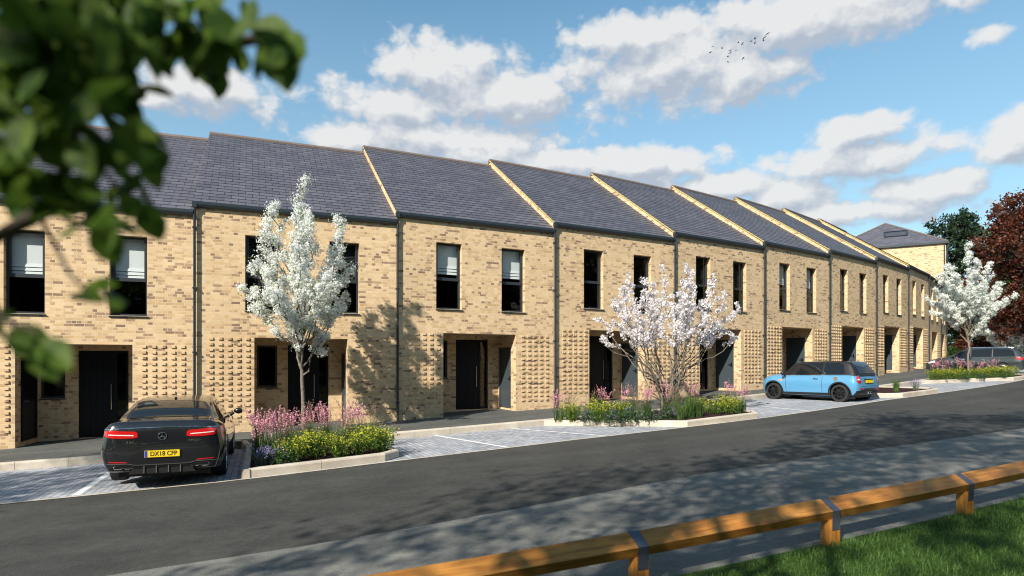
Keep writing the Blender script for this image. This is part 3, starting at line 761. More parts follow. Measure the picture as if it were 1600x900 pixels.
def car_body(name, st, m, parent, wheels, arch_r, nx=84, extra=None):
    """st rows: x, zb, wb, zm, wm, zs, ws, ze, we, zt (bottom, flank, shoulder, roof edge, crown)"""
    st = np.array(sorted(st)); X = st[:,0]
    xs = np.linspace(0, 1, nx+1); xs = X[0]+(X[-1]-X[0])*(0.5-0.5*np.cos(PI*xs))*.55+ (X[-1]-X[0])*xs*.45
    rows = []
    for x in xs:
        zb, wb, zm, wm, zs, ws, ze, we, zt = [crom(X, st[:,k], x) for k in range(1, 10)]
        ctl = [(0,zb),(wb*.6,zb),(wb*.93,zb+.01),(wb,zb+.06),(wm,zm),(ws+.25*(wm-ws),zm+.75*(zs-zm)),(ws,zs),(ws*.97+we*.03,zs+.03*(ze-zs)+.004),((ws+we)/2+.012,(zs+ze)/2),(we,ze),(we*.80,ze+.72*(zt-ze)),(we*.4,zt-.004),(0,zt)]
        pts = []
        for i in range(len(ctl)-1):
            p0, p1, p2, p3 = ctl[max(i-1,0)], ctl[i], ctl[i+1], ctl[min(i+2,len(ctl)-1)]
            if i == 0: p0 = (-ctl[1][0], ctl[1][1])
            if i == len(ctl)-2: p3 = (-ctl[-2][0], ctl[-2][1])
            for k in range(3):
                t = k/3
                pts.append(tuple(.5*((2*p1[j])+(p2[j]-p0[j])*t+(2*p0[j]-5*p1[j]+4*p2[j]-p3[j])*t*t+(3*p1[j]-p0[j]-3*p2[j]+p3[j])*t**3) for j in (0,1)))
        pts.append(ctl[-1]); rows.append([(x, max(y,0), z) for y, z in pts])
    n = len(rows[0]); ring = 2*n-2; V = []
    for r in rows: V += r + [(x,-y,z) for x, y, z in r[1:-1][::-1]]
    F = []
    for i in range(len(rows)-1):
        for k in range(ring):
            k2 = (k+1) % ring; F.append((i*ring+k, i*ring+k2, (i+1)*ring+k2, (i+1)*ring+k))
    F.append(tuple(range(ring))[::-1]); F.append(tuple((len(rows)-1)*ring+k for k in range(ring)))
    F = [f[::-1] for f in F]
    bvh = BVHTree.FromPolygons([Vector(v) for v in V], F)
    me = bpy.data.meshes.new(name); me.from_pydata(V, [], F); me.materials.append(m); me.materials.append(MAT['trim_black'])
    bm = bmesh.new(); bm.from_mesh(me); bmesh.ops.recalc_face_normals(bm, faces=bm.faces); bm.to_mesh(me); bm.free()
    o = bpy.data.objects.new(name, me); COL.objects.link(o)
    cut = MB()
    for wx, wz, wr in wheels:
        for sg in (1,-1):
            cut.lathe([(.0005,sg*.45),(arch_r,sg*.45),(arch_r,sg*1.3),(.0005,sg*1.3)], 36, 'y', (wx,0,wz))
    c = cut.build('arch_cutter', m)
    bm = bmesh.new(); bm.from_mesh(c.data); bmesh.ops.remove_doubles(bm, verts=bm.verts, dist=.002); bmesh.ops.recalc_face_normals(bm, faces=bm.faces); bm.to_mesh(c.data); bm.free()
    md = o.modifiers.new('b', 'BOOLEAN'); md.object = c; md.operation = 'DIFFERENCE'; md.solver = 'EXACT'
    bpy.context.view_layer.update()
    dg = bpy.context.evaluated_depsgraph_get(); nm = bpy.data.meshes.new_from_object(o.evaluated_get(dg)); o.modifiers.clear(); o.data = nm
    bpy.data.objects.remove(c)
    nm.shade_smooth(); nm.set_sharp_from_angle(angle=math.radians(38))
    for p in nm.polygons:
        q = p.center
        for wx, wz, wr in wheels:
            if math.hypot(q.x-wx, q.z-wz) < arch_r*1.003 and (abs(p.normal.y) < .5 or abs(abs(q.y)-.45) < .02): p.material_index = 1
        if extra and extra(q, p.normal): p.material_index = 1
    o.parent = parent
    return o, bvh
def decal(name, bvh, poly, ax, m, parent, off=.005, step=.05, smooth=True, thick=.0):
    """panel that hugs the body: outline in the plane seen along an axis, dropped on to the skin"""
    P = [Vector(p) for p in poly]; B = []
    for i in range(len(P)):
        a, b = P[i], P[(i+1) % len(P)]; k = max(1, int((b-a).length/step)); B += [a.lerp(b, j/k) for j in range(k)]
    nb = len(B); x0, x1 = min(p.x for p in P), max(p.x for p in P); y0, y1 = min(p.y for p in P), max(p.y for p in P)
    I = [Vector((x, y)) for x in np.arange(x0+step*.5, x1, step) for y in np.arange(y0+step*.5, y1, step)]
    v, e, f, *_ = geometry.delaunay_2d_cdt(B+I, [(i,(i+1) % nb) for i in range(nb)], [], 1, 1e-5)
    V = []; ok = []
    for p in v:
        o, d = {'+y': ((p.x,4,p.y),(0,-1,0)), '-y': ((p.x,-4,p.y),(0,1,0)), '-x': ((-6,p.x,p.y),(1,0,0)), '+x': ((6,p.x,p.y),(-1,0,0)), '+z': ((p.x,p.y,4),(0,0,-1))}[ax]
        h, n, *_ = bvh.ray_cast(Vector(o), Vector(d))
        if h is None: h, n, *_ = bvh.find_nearest(Vector(o)+Vector(d)*(4-.7 if 'y' in ax else 4 if 'x' in ax else 2.8))
        if n.dot(Vector(d)) > 0: n = -n
        V.append(tuple(h + n*off)); ok.append(True)
    mb = MB(); dv = Vector({'+y':(0,-1,0),'-y':(0,1,0),'-x':(1,0,0),'+x':(-1,0,0),'+z':(0,0,-1)}[ax])
    mb.v = V
    for t in f:
        if all(ok[i] for i in t):
            a, b, c = (Vector(V[i]) for i in t[:3]); t = list(t)
            if (b-a).cross(c-a).dot(dv) > 0: t = t[::-1]
            mb.f.append(tuple(t)); mb.m.append(0); mb.uv.append(None)
    return mb.build(name, m, parent, smooth=180 if smooth else None)
def text_mesh(name, txt, size, m, parent, M, xs=1.0, ext=.002):
    cu = bpy.data.curves.new(name, 'FONT'); cu.body = txt; cu.size = size; cu.extrude = ext; cu.align_x = 'CENTER'; cu.align_y = 'CENTER'; cu.offset = size*.012
    t = bpy.data.objects.new(name+'_t', cu); COL.objects.link(t); bpy.context.view_layer.update()
    dg = bpy.context.evaluated_depsgraph_get(); me = bpy.data.meshes.new_from_object(t.evaluated_get(dg)); bpy.data.objects.remove(t)
    me.transform(M @ Matrix.Diagonal((xs,1,1,1))); me.materials.clear(); me.materials.append(m)
    o = bpy.data.objects.new(name, me); COL.objects.link(o); o.parent = parent; return o
def rear_frame(p, tilt=0.0):      # text that reads from behind the car: text x -> -y, text y -> z
    return Matrix.Translation(p) @ Matrix.Rotation(tilt, 4, 'Y') @ Matrix(((0,0,-1,0),(-1,0,0,0),(0,1,0,0),(0,0,0,1)))
def wheel(parent, x, y, z, r, w, rim_m, spokes=5, twin=True, rim_r=.72):
    sg = 1 if y > 0 else -1; mb = MB()
    prof = [(r*rim_r,-w/2+.01),(r*.86,-w/2),(r*.96,-w/2+.012),(r,-w/2+.04),(r,w/2-.04),(r*.96,w/2-.012),(r*.86,w/2),(r*rim_r,w/2-.01),(r*rim_r,-w/2+.01)]
    mb.lathe([(a, b*sg) for a, b in prof], 44, 'y', (x,y,z))
    t = mb.build('wheel', MAT['tyre'], parent, smooth=40)
    bm = bmesh.new(); bm.from_mesh(t.data); bmesh.ops.recalc_face_normals(bm, faces=bm.faces); bm.to_mesh(t.data); bm.free()
    q = MB(); R = r*rim_r+.004; yo = sg*(w/2-.012)
    q.lathe([(R,-sg*w*.45),(R,yo),(R-.018,yo+sg*.004),(R-.024,yo-sg*.02),(R-.03,-sg*w*.3)], 44, 'y', (x,y,z))
    q.lathe([(.001,yo-sg*.005),(.035,yo-sg*.005),(.05,yo-sg*.02),(.06,yo-sg*.06),(.001,yo-sg*.06)], 20, 'y', (x,y,z))
    for k in range(spokes):
        for da in ((-.13,.13) if twin else (0,)):
            a0 = 2*PI*k/spokes+.3; a1 = a0+da*1.6; c0 = Vector((x+.04*math.cos(a0+da), y+yo-sg*.03, z+.04*math.sin(a0+da))); c1 = Vector((x+(R-.012)*math.cos(a1), y+yo-sg*.012, z+(R-.012)*math.sin(a1)))
            q.tube([c0, c0.lerp(c1,.5)+Vector((0,-sg*.004,0)), c1], [.017,.014,.017], 5)
    q.build('rim', rim_m, t, smooth=40)
    d = MB(); d.lathe([(R-.032,-sg*w*.1),(.001,-sg*w*.1)], 30, 'y', (x,y,z)); d.lathe([(R*.72,sg*w*.05),(.06,sg*w*.05)], 30, 'y', (x,y,z)); d.build('brake_disc', MAT['trim_black'], t)
def mirror_part(parent, x, y, z, m, s=1.0):
    sg = 1 if y > 0 else -1; mb = MB()
    prof = []
    for i in range(9):
        a = PI*i/8; prof.append((.10*s*math.sin(a)*(.85 if i < 4 else 1)+.001, -.075*s*math.cos(a)*1.25))
    n = 14; base = len(mb.v)
    for r, t in prof:
        for k in range(n): th = 2*PI*k/n; mb.v.append((x+.75*r*math.cos(th)+.02*s, y+sg*(.11*s+t), z+.04+.72*r*math.sin(th)))
    for i in range(8):
        for k in range(n): k2 = (k+1) % n; mb.f.append((base+i*n+k, base+i*n+k2, base+(i+1)*n+k2, base+(i+1)*n+k)); mb.m.append(0); mb.uv.append(None)
    mb.tube([(x+.03,y-sg*.05,z-.06),(x+.03,y+sg*.03,z)], [.03,.022], 8)
    return mb.build('wing_mirror', m, parent, smooth=60)
def under(parent, x0, x1, w, z0, z1):
    mb = MB(); mb.box(x0, x1, -w, w, z0, z1); return mb.build('underbody', MAT['trim_black'], parent)

def coupe(loc, rz, scale=1.0):
    root = empty('parked_coupe', loc, rz, 'glossy black coupe with red rear lights and yellow number plate, parked nose in', 'car'); root.scale = (scale,)*3
    #      x     zb   wb   zm   wm   zs   ws   ze   we   zt
    st = [(-2.56,.42,.62,.60,.72,.76,.64,.80,.52,.81),(-2.545,.35,.72,.60,.80,.85,.72,.92,.60,.93),(-2.50,.30,.80,.62,.865,.945,.80,1.045,.70,1.07),(-2.44,.28,.83,.64,.90,.975,.845,1.095,.75,1.125),(-2.36,.27,.85,.65,.92,.985,.87,1.085,.77,1.125),
          (-2.1,.24,.87,.65,.94,.985,.90,1.075,.78,1.125),(-1.85,.20,.88,.64,.95,.975,.905,1.085,.76,1.135),(-1.5,.19,.88,.63,.95,.965,.90,1.20,.72,1.26),(-1.0,.18,.88,.62,.935,.955,.895,1.335,.66,1.385),(-.5,.18,.88,.60,.93,.94,.89,1.395,.62,1.44),
          (0,.18,.88,.60,.93,.93,.89,1.40,.61,1.445),(.4,.18,.88,.60,.93,.92,.885,1.36,.61,1.40),(.8,.18,.88,.60,.935,.91,.885,1.20,.64,1.235),(1.15,.18,.88,.60,.94,.90,.88,1.03,.70,1.06),(1.6,.19,.87,.58,.935,.85,.87,.93,.70,.965),(2.0,.2,.84,.56,.90,.76,.83,.84,.66,.87),(2.3,.24,.76,.52,.80,.66,.72,.72,.55,.74),(2.44,.30,.55,.5,.58,.58,.52,.62,.4,.63)]
    W = [(-1.46,.352,.352),(1.47,.352,.352)]
    body, bvh = car_body('body', st, MAT['paint_black'], root, W, .405, extra=lambda q, n: q.z < .40 and q.x < -2.40 and abs(q.y) < .55)
    G = MAT['car_glass']
    decal('rear_window', bvh, [(-1.80,.66),(-1.85,.30),(-1.86,0),(-1.85,-.30),(-1.80,-.66),(-1.45,-.64),(-1.10,-.54),(-.98,-.25),(-.96,0),(-.98,.25),(-1.10,.54),(-1.45,.64)], '+z', MAT['trim_black'], root, .004)
    decal('rear_glass', bvh, [(-1.765,.61),(-1.81,.28),(-1.82,0),(-1.81,-.28),(-1.765,-.61),(-1.45,-.59),(-1.14,-.49),(-1.03,-.25),(-1.01,0),(-1.03,.25),(-1.14,.49),(-1.45,.59)], '+z', G, root, .007)
    decal('windscreen', bvh, [(.42,.52),(1.10,.66),(1.14,0),(1.10,-.66),(.42,-.52),(.38,0)], '+z', G, root)
    for ax in ('+y', '-y'):
        decal('side_window', bvh, [(-1.28,1.0),(-.9,.985),(.1,.975),(.88,.965),(.62,1.12),(.28,1.29),(-.1,1.345),(-.5,1.34),(-.85,1.27),(-1.12,1.14)], ax, G, root, .006, .04)
        decal('window_trim', bvh, [(-1.33,.985),(-.9,.965),(.1,.955),(.95,.945),(.95,.967),(.1,.977),(-.9,.987),(-1.30,1.004)], ax, MAT['chrome'], root, .008, .05)
        decal('door_handle', bvh, [(-.72,.80),(-.50,.80),(-.50,.825),(-.72,.825)], ax, MAT['chrome'], root, .022, .05)
        decal('sill_trim', bvh, [(-1.0,.22),(1.0,.22),(1.0,.29),(-1.0,.30)], ax, MAT['trim_black'], root, .008, .06)
        decal('side_vent', bvh, [(-2.33,.42),(-2.28,.42),(-2.22,.62),(-2.27,.66)], ax, MAT['trim_black'], root, .004, .03)
        decal('door_gap', bvh, [(-.93,.32),(-.918,.32),(-.918,.93),(-.93,.93)], ax, MAT['ink'], root, .002, .04)
        decal('door_gap', bvh, [(.90,.32),(.912,.32),(.862,.93),(.85,.93)], ax, MAT['ink'], root, .002, .04)
    for sg in (1, -1):
        def S(L): L = [(sg*y, z) for y, z in L]; return L if sg > 0 else L[::-1]
        l = decal('tail_light', bvh, S([(.36,0.862),(.42,0.847),(.60,0.847),(.77,0.862),(.845,0.892),(.84,0.967),(.75,0.987),(.58,0.967),(.40,0.957),(.365,0.932)]), '-x', MAT['lamp_red'], root, .008, .03)
        decal('light_strip', bvh, S([(.42,0.884),(.78,0.907),(.78,0.920),(.42,0.900)]), '-x', MAT['lamp_clear'], l, .011, .03)
        ex = MB()
        for y0 in (.47, .62):
            for r0 in ((.066,.030),): 
                ring = [(math.copysign(abs(math.cos(a))**.6, math.cos(a))*r0[0], math.copysign(abs(math.sin(a))**.6, math.sin(a))*r0[1]) for a in np.linspace(0, 2*PI, 17)[:-1]]
                c = (sg*(y0+.02), .372); nn = len(ring)
                for q in range(nn):
                    a, b = ring[q], ring[(q+1) % nn]
                    f = lambda p, k, xx: (xx, c[0]+p[0]*k, c[1]+p[1]*k)
                    ex.quad([f(a,1.16,-2.535),f(b,1.16,-2.535),f(b,.92,-2.545),f(a,.92,-2.545)]); ex.quad([f(a,1.16,-2.535),f(a,1.16,-2.40),f(b,1.16,-2.40),f(b,1.16,-2.535)]); ex.quad([f(a,.92,-2.545),f(b,.92,-2.545),f(b,.88,-2.45),f(a,.88,-2.45)])
        ex.build('exhaust', MAT['chrome'], root)
        ei = MB(); ei.box(-2.50,-2.38,sg*.64-.15,sg*.64+.15,.335,.41); ei.build('exhaust_surround', MAT['trim_black'], root)
        decal('reflector', bvh, S([(.52,.445),(.78,.46),(.78,.478),(.52,.463)]), '-x', MAT['lamp_red'], root, .008, .03)
    # lower bumper: diffuser with fins, lip
    df = MB(); df.prism([(-.5,.25),(.5,.25),(.42,.385),(-.42,.385)], -2.535, -2.30); df.build('diffuser', MAT['trim_black'], root)
    fn = MB()
    for y in (-.27,-.09,.09,.27): fn.box(-2.555,-2.4,y-.006,y+.006,.262,.38)
    fn.build('diffuser_fins', MAT['rim_silver'], root)
    decal('bumper_trim', bvh, [(-.82,.43),(-.5,.425),(-.40,.398),(.40,.398),(.5,.425),(.82,.43),(.82,.44),(.5,.437),(.40,.411),(-.40,.411),(-.5,.437),(-.82,.44)], '-x', MAT['chrome'], root, .008, .04)
    decal('boot_gap', bvh, [(-.64,.735),(-.40,.705),(.40,.705),(.64,.735),(.64,.744),(.40,.714),(-.40,.714),(-.64,.744)], '-x', MAT['ink'], root, .003, .03)
    decal('boot_strip', bvh, [(-.84,0.990),(-.5,1.007),(0,1.012),(.5,1.007),(.84,0.990),(.84,1.000),(.5,1.019),(0,1.024),(-.5,1.019),(-.84,1.000)], '-x', MAT['chrome'], root, .006, .04)
    pl = MB(); pl.box(-2.585,-2.57,-.26,.26,.525,.637); plate = pl.build('number_plate', MAT['plate_yellow'], root)
    bl = MB(); bl.box(-2.5865,-2.584,.215,.257,.528,.634); bl.build('plate_band', MAT['plate_blue'], plate)
    text_mesh('plate_text', 'DX18 CFP', .105, MAT['ink'], plate, rear_frame((-2.5865,-.022,.580)), .86)
    h, n, *_ = bvh.ray_cast(Vector((-6,0,.87)), Vector((1,0,0)))
    eb = MB(); cx_ = h.x-.012
    eb.tube([(cx_,.062*math.cos(a),.87+.062*math.sin(a)) for a in np.linspace(0,2*PI,25)], .006, 6, cap=False)
    for a in (PI/2, PI/2+2*PI/3, PI/2-2*PI/3): eb.tube([(cx_,0,.87),(cx_,.058*math.cos(a),.87+.058*math.sin(a))], [.011,.003], 6)
    eb.build('emblem', MAT['chrome'], root, smooth=60)
    h, n, *_ = bvh.ray_cast(Vector((-6,.52,.78)), Vector((1,0,0)))
    text_mesh('badge', 'S 63', .052, MAT['chrome'], root, rear_frame((h.x-.006,.47,.785)), 1.2)
    text_mesh('badge', 'AMG', .045, MAT['chrome'], root, rear_frame((h.x-.006,-.45,.79)), 1.3)
    for x, z, r in W:
        for sg in (1,-1): wheel(root, x, sg*.80, z, r, .26, MAT['rim_silver'], 5)
    for sg in (1,-1): mirror_part(root, .80, sg*.93, 1.0, MAT['paint_black'])
    under(root, -2.2, 2.2, .7, .16, .3)
    ae = MB(); ae.prism([(-.03,1.40),(.03,1.40),(.012,1.445),(-.012,1.445)], -.85, -.70); ae.build('aerial_fin', MAT['paint_black'], root)
    return root

def hatchback(loc, rz, scale=1.0):
    root = empty('parked_hatchback', loc, rz, 'light blue three door hatchback with black roof and black wheels', 'car'); root.scale = (scale,)*3
    st = [(-1.83,.34,.58,.52,.66,.62,.60,.70,.52,.71),(-1.815,.30,.66,.52,.735,.66,.69,.78,.60,.80),(-1.77,.27,.72,.55,.785,.78,.735,.90,.64,.93),(-1.68,.25,.75,.58,.825,.88,.775,1.05,.64,1.10),(-1.58,.23,.765,.60,.84,.91,.785,1.20,.605,1.25),(-1.44,.22,.775,.60,.845,.915,.785,1.345,.575,1.385),(-1.25,.2,.78,.60,.845,.915,.785,1.375,.575,1.41),
          (-.8,.19,.78,.60,.835,.91,.785,1.385,.575,1.418),(-.2,.19,.78,.60,.83,.90,.785,1.37,.58,1.408),(.25,.19,.78,.60,.83,.892,.785,1.36,.59,1.402),(.48,.19,.78,.60,.83,.888,.785,1.325,.60,1.365),(.62,.19,.78,.60,.835,.885,.785,1.215,.62,1.25),(.80,.19,.78,.6,.84,.88,.78,1.045,.65,1.08),(.95,.19,.78,.6,.84,.878,.78,.94,.68,.972),(1.3,.2,.78,.6,.84,.855,.77,.905,.66,.935),(1.55,.22,.75,.58,.81,.80,.74,.85,.63,.885),(1.72,.25,.69,.56,.73,.71,.67,.77,.56,.80),(1.8,.32,.54,.54,.57,.60,.5,.65,.4,.66)]
    W = [(-1.235,.305,.305),(1.235,.305,.305)]
    zs_ = sorted((r[0], r[5]) for r in st)
    body, bvh = car_body('body', st, MAT['paint_blue'], root, W, .352, extra=lambda q, n: q.x < .84 and q.z > float(np.interp(q.x, [a for a,b in zs_], [b for a,b in zs_]))+.012 and q.z > .9)
    G = MAT['car_glass']; K = MAT['trim_black']
    decal('roof', bvh, [(-1.60,.52),(-1.60,-.52),(-.2,-.575),(.46,-.575),(.50,0),(.46,.575),(-.2,.575)], '+z', MAT['roof_black'], root, .006, .05)
    for ax, sg in (('+y',1),('-y',-1)):
        decal('window_band', bvh, [(-1.55,.945),(-.8,.935),(.30,.922),(.96,.905),(.70,1.12),(.54,1.29),(.30,1.365),(-.8,1.395),(-1.25,1.39),(-1.46,1.36)], ax, K, root, .005, .04)
        decal('door_window', bvh, [(-.58,.955),(.30,.940),(.80,.93),(.58,1.15),(.46,1.26),(.25,1.315),(-.58,1.335)], ax, G, root, .018, .03)
        decal('quarter_window', bvh, [(-1.40,.975),(-.66,.96),(-.66,1.335),(-1.15,1.335),(-1.30,1.29)], ax, G, root, .018, .03)
        decal('window_trim', bvh, [(-1.62,.928),(-.8,.918),(.30,.905),(.95,.89),(.95,.902),(.30,.919),(-.8,.932),(-1.60,.942)], ax, MAT['chrome'], root, .008, .05)
        decal('door_handle', bvh, [(-.48,.77),(-.30,.775),(-.30,.80),(-.48,.795)], ax, MAT['chrome'], root, .022, .04)
        decal('sill_trim', bvh, [(-.90,.22),(.90,.22),(.90,.30),(-.90,.31)], ax, K, root, .01, .05)
        decal('door_gap', bvh, [(-.63,.32),(-.62,.32),(-.62,.93),(-.63,.93)], ax, MAT['ink'], root, .003, .04)
        decal('door_gap', bvh, [(.72,.32),(.73,.32),(.76,.90),(.75,.90)], ax, MAT['ink'], root, .003, .04)
        decal('side_repeater', bvh, [(.86,.70),(1.02,.705),(1.04,.755),(.88,.745)], ax, MAT['lamp_amber'], root, .008, .03)
        for wx in (-1.235, 1.235):   # black arch lips
            ring = [(wx+r*math.cos(a), .305+r*math.sin(a)) for r, A in ((.40,np.linspace(-.12,PI+.12,26)),(.354,np.linspace(PI+.12,-.12,26))) for a in A]
            decal('wheel_arch', bvh, ring, ax, K, root, .012, .04)
        if sg > 0: decal('fuel_cap', bvh, [(-1.10+.075*math.cos(a), .80+.075*math.sin(a)) for a in np.linspace(0,2*PI,19)[:-1]], ax, MAT['chrome'], root, .008, .04)
        def S(L): L = [(sg*y, z) for y, z in L]; return L if sg > 0 else L[::-1]
        l = decal('tail_light', bvh, S([(.56,.66),(.69,.66),(.735,.72),(.725,.83),(.68,.895),(.60,.90),(.565,.84)]), '-x', MAT['lamp_red'], root, .012, .025)
        decal('light_strip', bvh, S([(.60,.76),(.70,.76),(.70,.80),(.60,.80)]), '-x', MAT['lamp_clear'], l, .016, .025)
        decal('reflector', bvh, S([(.42,.435),(.62,.445),(.60,.50),(.42,.49)]), '-x', MAT['lamp_red'], root, .014, .03)
    decal('rear_window', bvh, [(-.60,.945),(-.3,.93),(.3,.93),(.60,.945),(.52,1.33),(.3,1.36),(-.3,1.36),(-.52,1.33)], '-x', K, root, .005, .04)
    decal('rear_glass', bvh, [(-.53,.985),(.53,.985),(.455,1.29),(-.455,1.29)], '-x', G, root, .014, .03)
    decal('bumper', bvh, [(-.74,.27),(.74,.27),(.74,.40),(.45,.42),(-.45,.42),(-.74,.40)], '-x', K, root, .010, .04)
    decal('bumper_mesh', bvh, [(-.40,.435),(.40,.435),(.40,.49),(-.40,.49)], '-x', MAT['cabin'], root, .012, .04)
    decal('boot_gap', bvh, [(-.5,.555),(.5,.555),(.5,.563),(-.5,.563)], '-x', MAT['ink'], root, .004, .04)
    decal('plate_recess', bvh, [(-.30,.655),(.30,.655),(.30,.815),(-.30,.815)], '-x', K, root, .004, .04)
    p0 = bvh.ray_cast(Vector((-6,0,.72)), Vector((1,0,0)))[0]
    pl = MB(); pl.box(p0.x-.03,p0.x-.015,-.25,.25,.665,.765); plate = pl.build('number_plate', MAT['plate_yellow'], root)
    hb_ = MB(); hb_.box(p0.x-.03,p0.x+.03,-.22,.22,.792,.815); hb_.build('boot_handle', MAT['chrome'], root)
    ex = MB()
    for y in (-.06,.06): ex.lathe([(.032,-1.87),(.044,-1.875),(.044,-1.7),(.032,-1.72)], 16, 'x', (0,y,.335))
    ex.build('exhaust', MAT['chrome'], root, smooth=40)
    for x, z, r in W:
        for sg in (1,-1): wheel(root, x, sg*.735, z, r, .20, MAT['rim_dark'], 8, False, .74)
    for sg in (1,-1): mirror_part(root, .74, sg*.86, .935, K, .95)
    under(root, -1.55, 1.55, .6, .16, .28)
    decal('spoiler', bvh, [(-1.55,.50),(-1.62,0),(-1.55,-.50),(-1.42,-.50),(-1.42,.50)], '+z', MAT['roof_black'], root, .016, .05)
    ae = MB(); ae.tube([(-1.2,0,1.41),(-1.42,0,1.60)], [.008,.004], 6); ae.build('aerial', K, root)
    decal('windscreen', bvh, [(.54,.50),(.88,.60),(.92,0),(.88,-.60),(.54,-.50),(.52,0)], '+z', G, root)
    return root
mat('roof_black', (0.03,0.032,0.036), 0.25, 0.2, 0.5, 0.8)

def estate(loc, rz, scale=1.0):
    root = empty('parked_estate_car', loc, rz, 'dark grey green estate car parked behind the far flower bed at the right edge', 'car'); root.scale = (scale,)*3
    st = [(-2.30,.36,.62,.55,.72,.66,.66,.74,.56,.76),(-2.27,.30,.72,.58,.80,.78,.76,.9,.66,.93),(-2.18,.27,.76,.6,.86,.90,.83,1.08,.66,1.12),(-2.05,.25,.79,.6,.88,.95,.84,1.26,.63,1.30),(-1.88,.23,.80,.6,.89,.96,.845,1.40,.61,1.45),(-1.6,.22,.81,.6,.89,.955,.845,1.43,.61,1.485),(-.8,.2,.81,.6,.885,.945,.845,1.46,.61,1.51),(-.1,.2,.81,.6,.88,.935,.845,1.45,.61,1.50),(.35,.2,.81,.6,.88,.925,.845,1.38,.62,1.425),
          (.75,.2,.81,.6,.885,.915,.845,1.18,.65,1.215),(1.12,.2,.81,.6,.89,.905,.84,1.0,.69,1.04),(1.6,.21,.80,.58,.875,.84,.81,.91,.68,.95),(2.0,.24,.74,.55,.80,.72,.74,.79,.62,.82),(2.2,.3,.6,.52,.62,.6,.56,.64,.46,.65)]
    W = [(-1.36,.32,.32),(1.37,.32,.32)]
    body, bvh = car_body('body', st, MAT['paint_grey'], root, W, .37)
    G = MAT['car_glass']; K = MAT['trim_black']
    for ax, sg in (('+y',1),('-y',-1)):
        decal('side_window', bvh, [(-1.92,1.0),(-1.1,.985),(.1,.965),(.98,.945),(.62,1.18),(.32,1.33),(-.1,1.40),(-.9,1.415),(-1.62,1.39),(-1.82,1.30)], ax, G, root, .006, .05)
        for x in (-.95, .02): decal('door_pillar', bvh, [(x,.98),(x+.05,.98),(x+.05,1.40),(x,1.40)], ax, K, root, .016, .04)
        for x in (-.62, .30): decal('door_handle', bvh, [(x,.82),(x+.2,.82),(x+.2,.845),(x,.845)], ax, MAT['chrome'], root, .02, .05)
        for x in (-.95, .02, .98): decal('door_gap', bvh, [(x,.32),(x+.01,.32),(x+.01,.93),(x,.93)], ax, MAT['ink'], root, .003, .05)
        decal('sill_trim', bvh, [(-.95,.24),(.95,.24),(.95,.33),(-.95,.33)], ax, K, root, .01, .06)
        decal('tail_light', bvh, [(-2.24,.80),(-1.93,.86),(-1.90,.96),(-2.10,.98),(-2.22,.95)], ax, MAT['lamp_red'], root, .01, .03)
        decal('head_light', bvh, [(1.72,.68),(2.05,.62),(2.05,.70),(1.74,.80)], ax, MAT['lamp_clear'], root, .01, .03)
        rr = MB(); rr.tube([(-1.75,sg*.60,1.46),(-1.6,sg*.60,1.515),(.1,sg*.60,1.52),(.3,sg*.60,1.45)], .014, 6); rr.build('roof_rail', MAT['chrome'], root)
    decal('rear_window', bvh, [(-.62,.98),(.62,.98),(.54,1.36),(-.54,1.36)], '-x', G, root, .006, .05)
    decal('windscreen', bvh, [(.46,.52),(1.06,.62),(1.10,0),(1.06,-.62),(.46,-.52),(.43,0)], '+z', G, root)
    pl = MB(); p0 = bvh.ray_cast(Vector((-6,0,.7)), Vector((1,0,0)))[0]; pl.box(p0.x-.03,p0.x-.012,-.26,.26,.65,.76); pl.build('number_plate', MAT['plate_yellow'], root)
    for x, z, r in W:
        for sg in (1,-1): wheel(root, x, sg*.775, z, r, .22, MAT['rim_silver'], 5, False, .66)
    for sg in (1,-1): mirror_part(root, .80, sg*.88, .98, MAT['paint_grey'])
    under(root, -1.9, 1.9, .6, .18, .32)
    return root

def park(fn, rear, head_deg, zoff=0.0, scale=1.0, side=1):
    """rear: ground point (x, y, z) under the rear wheel on the given side"""
    a = math.radians(head_deg); wb, hw = {'coupe': (-1.46,.80), 'hatchback': (-1.235,.735), 'estate': (-1.36,.775)}[fn.__name__]
    lx, ly = wb*scale, hw*side*scale
    x = rear[0]-(lx*math.cos(a)-ly*math.sin(a)); y = rear[1]-(lx*math.sin(a)+ly*math.cos(a))
    return fn((x, y, rear[2]), a, scale)
# heading is inwards, towards the houses
park(coupe, (-5.36,11.42,low(.9,6)+.003), 111.6, scale=.97, side=-1)
park(hatchback, (11.3,21.45,low(19.2,5)+.003), 124.5, scale=1.0, side=1)
park(estate, (26.75,34.0,low(38,5)+.003), 136, side=1)
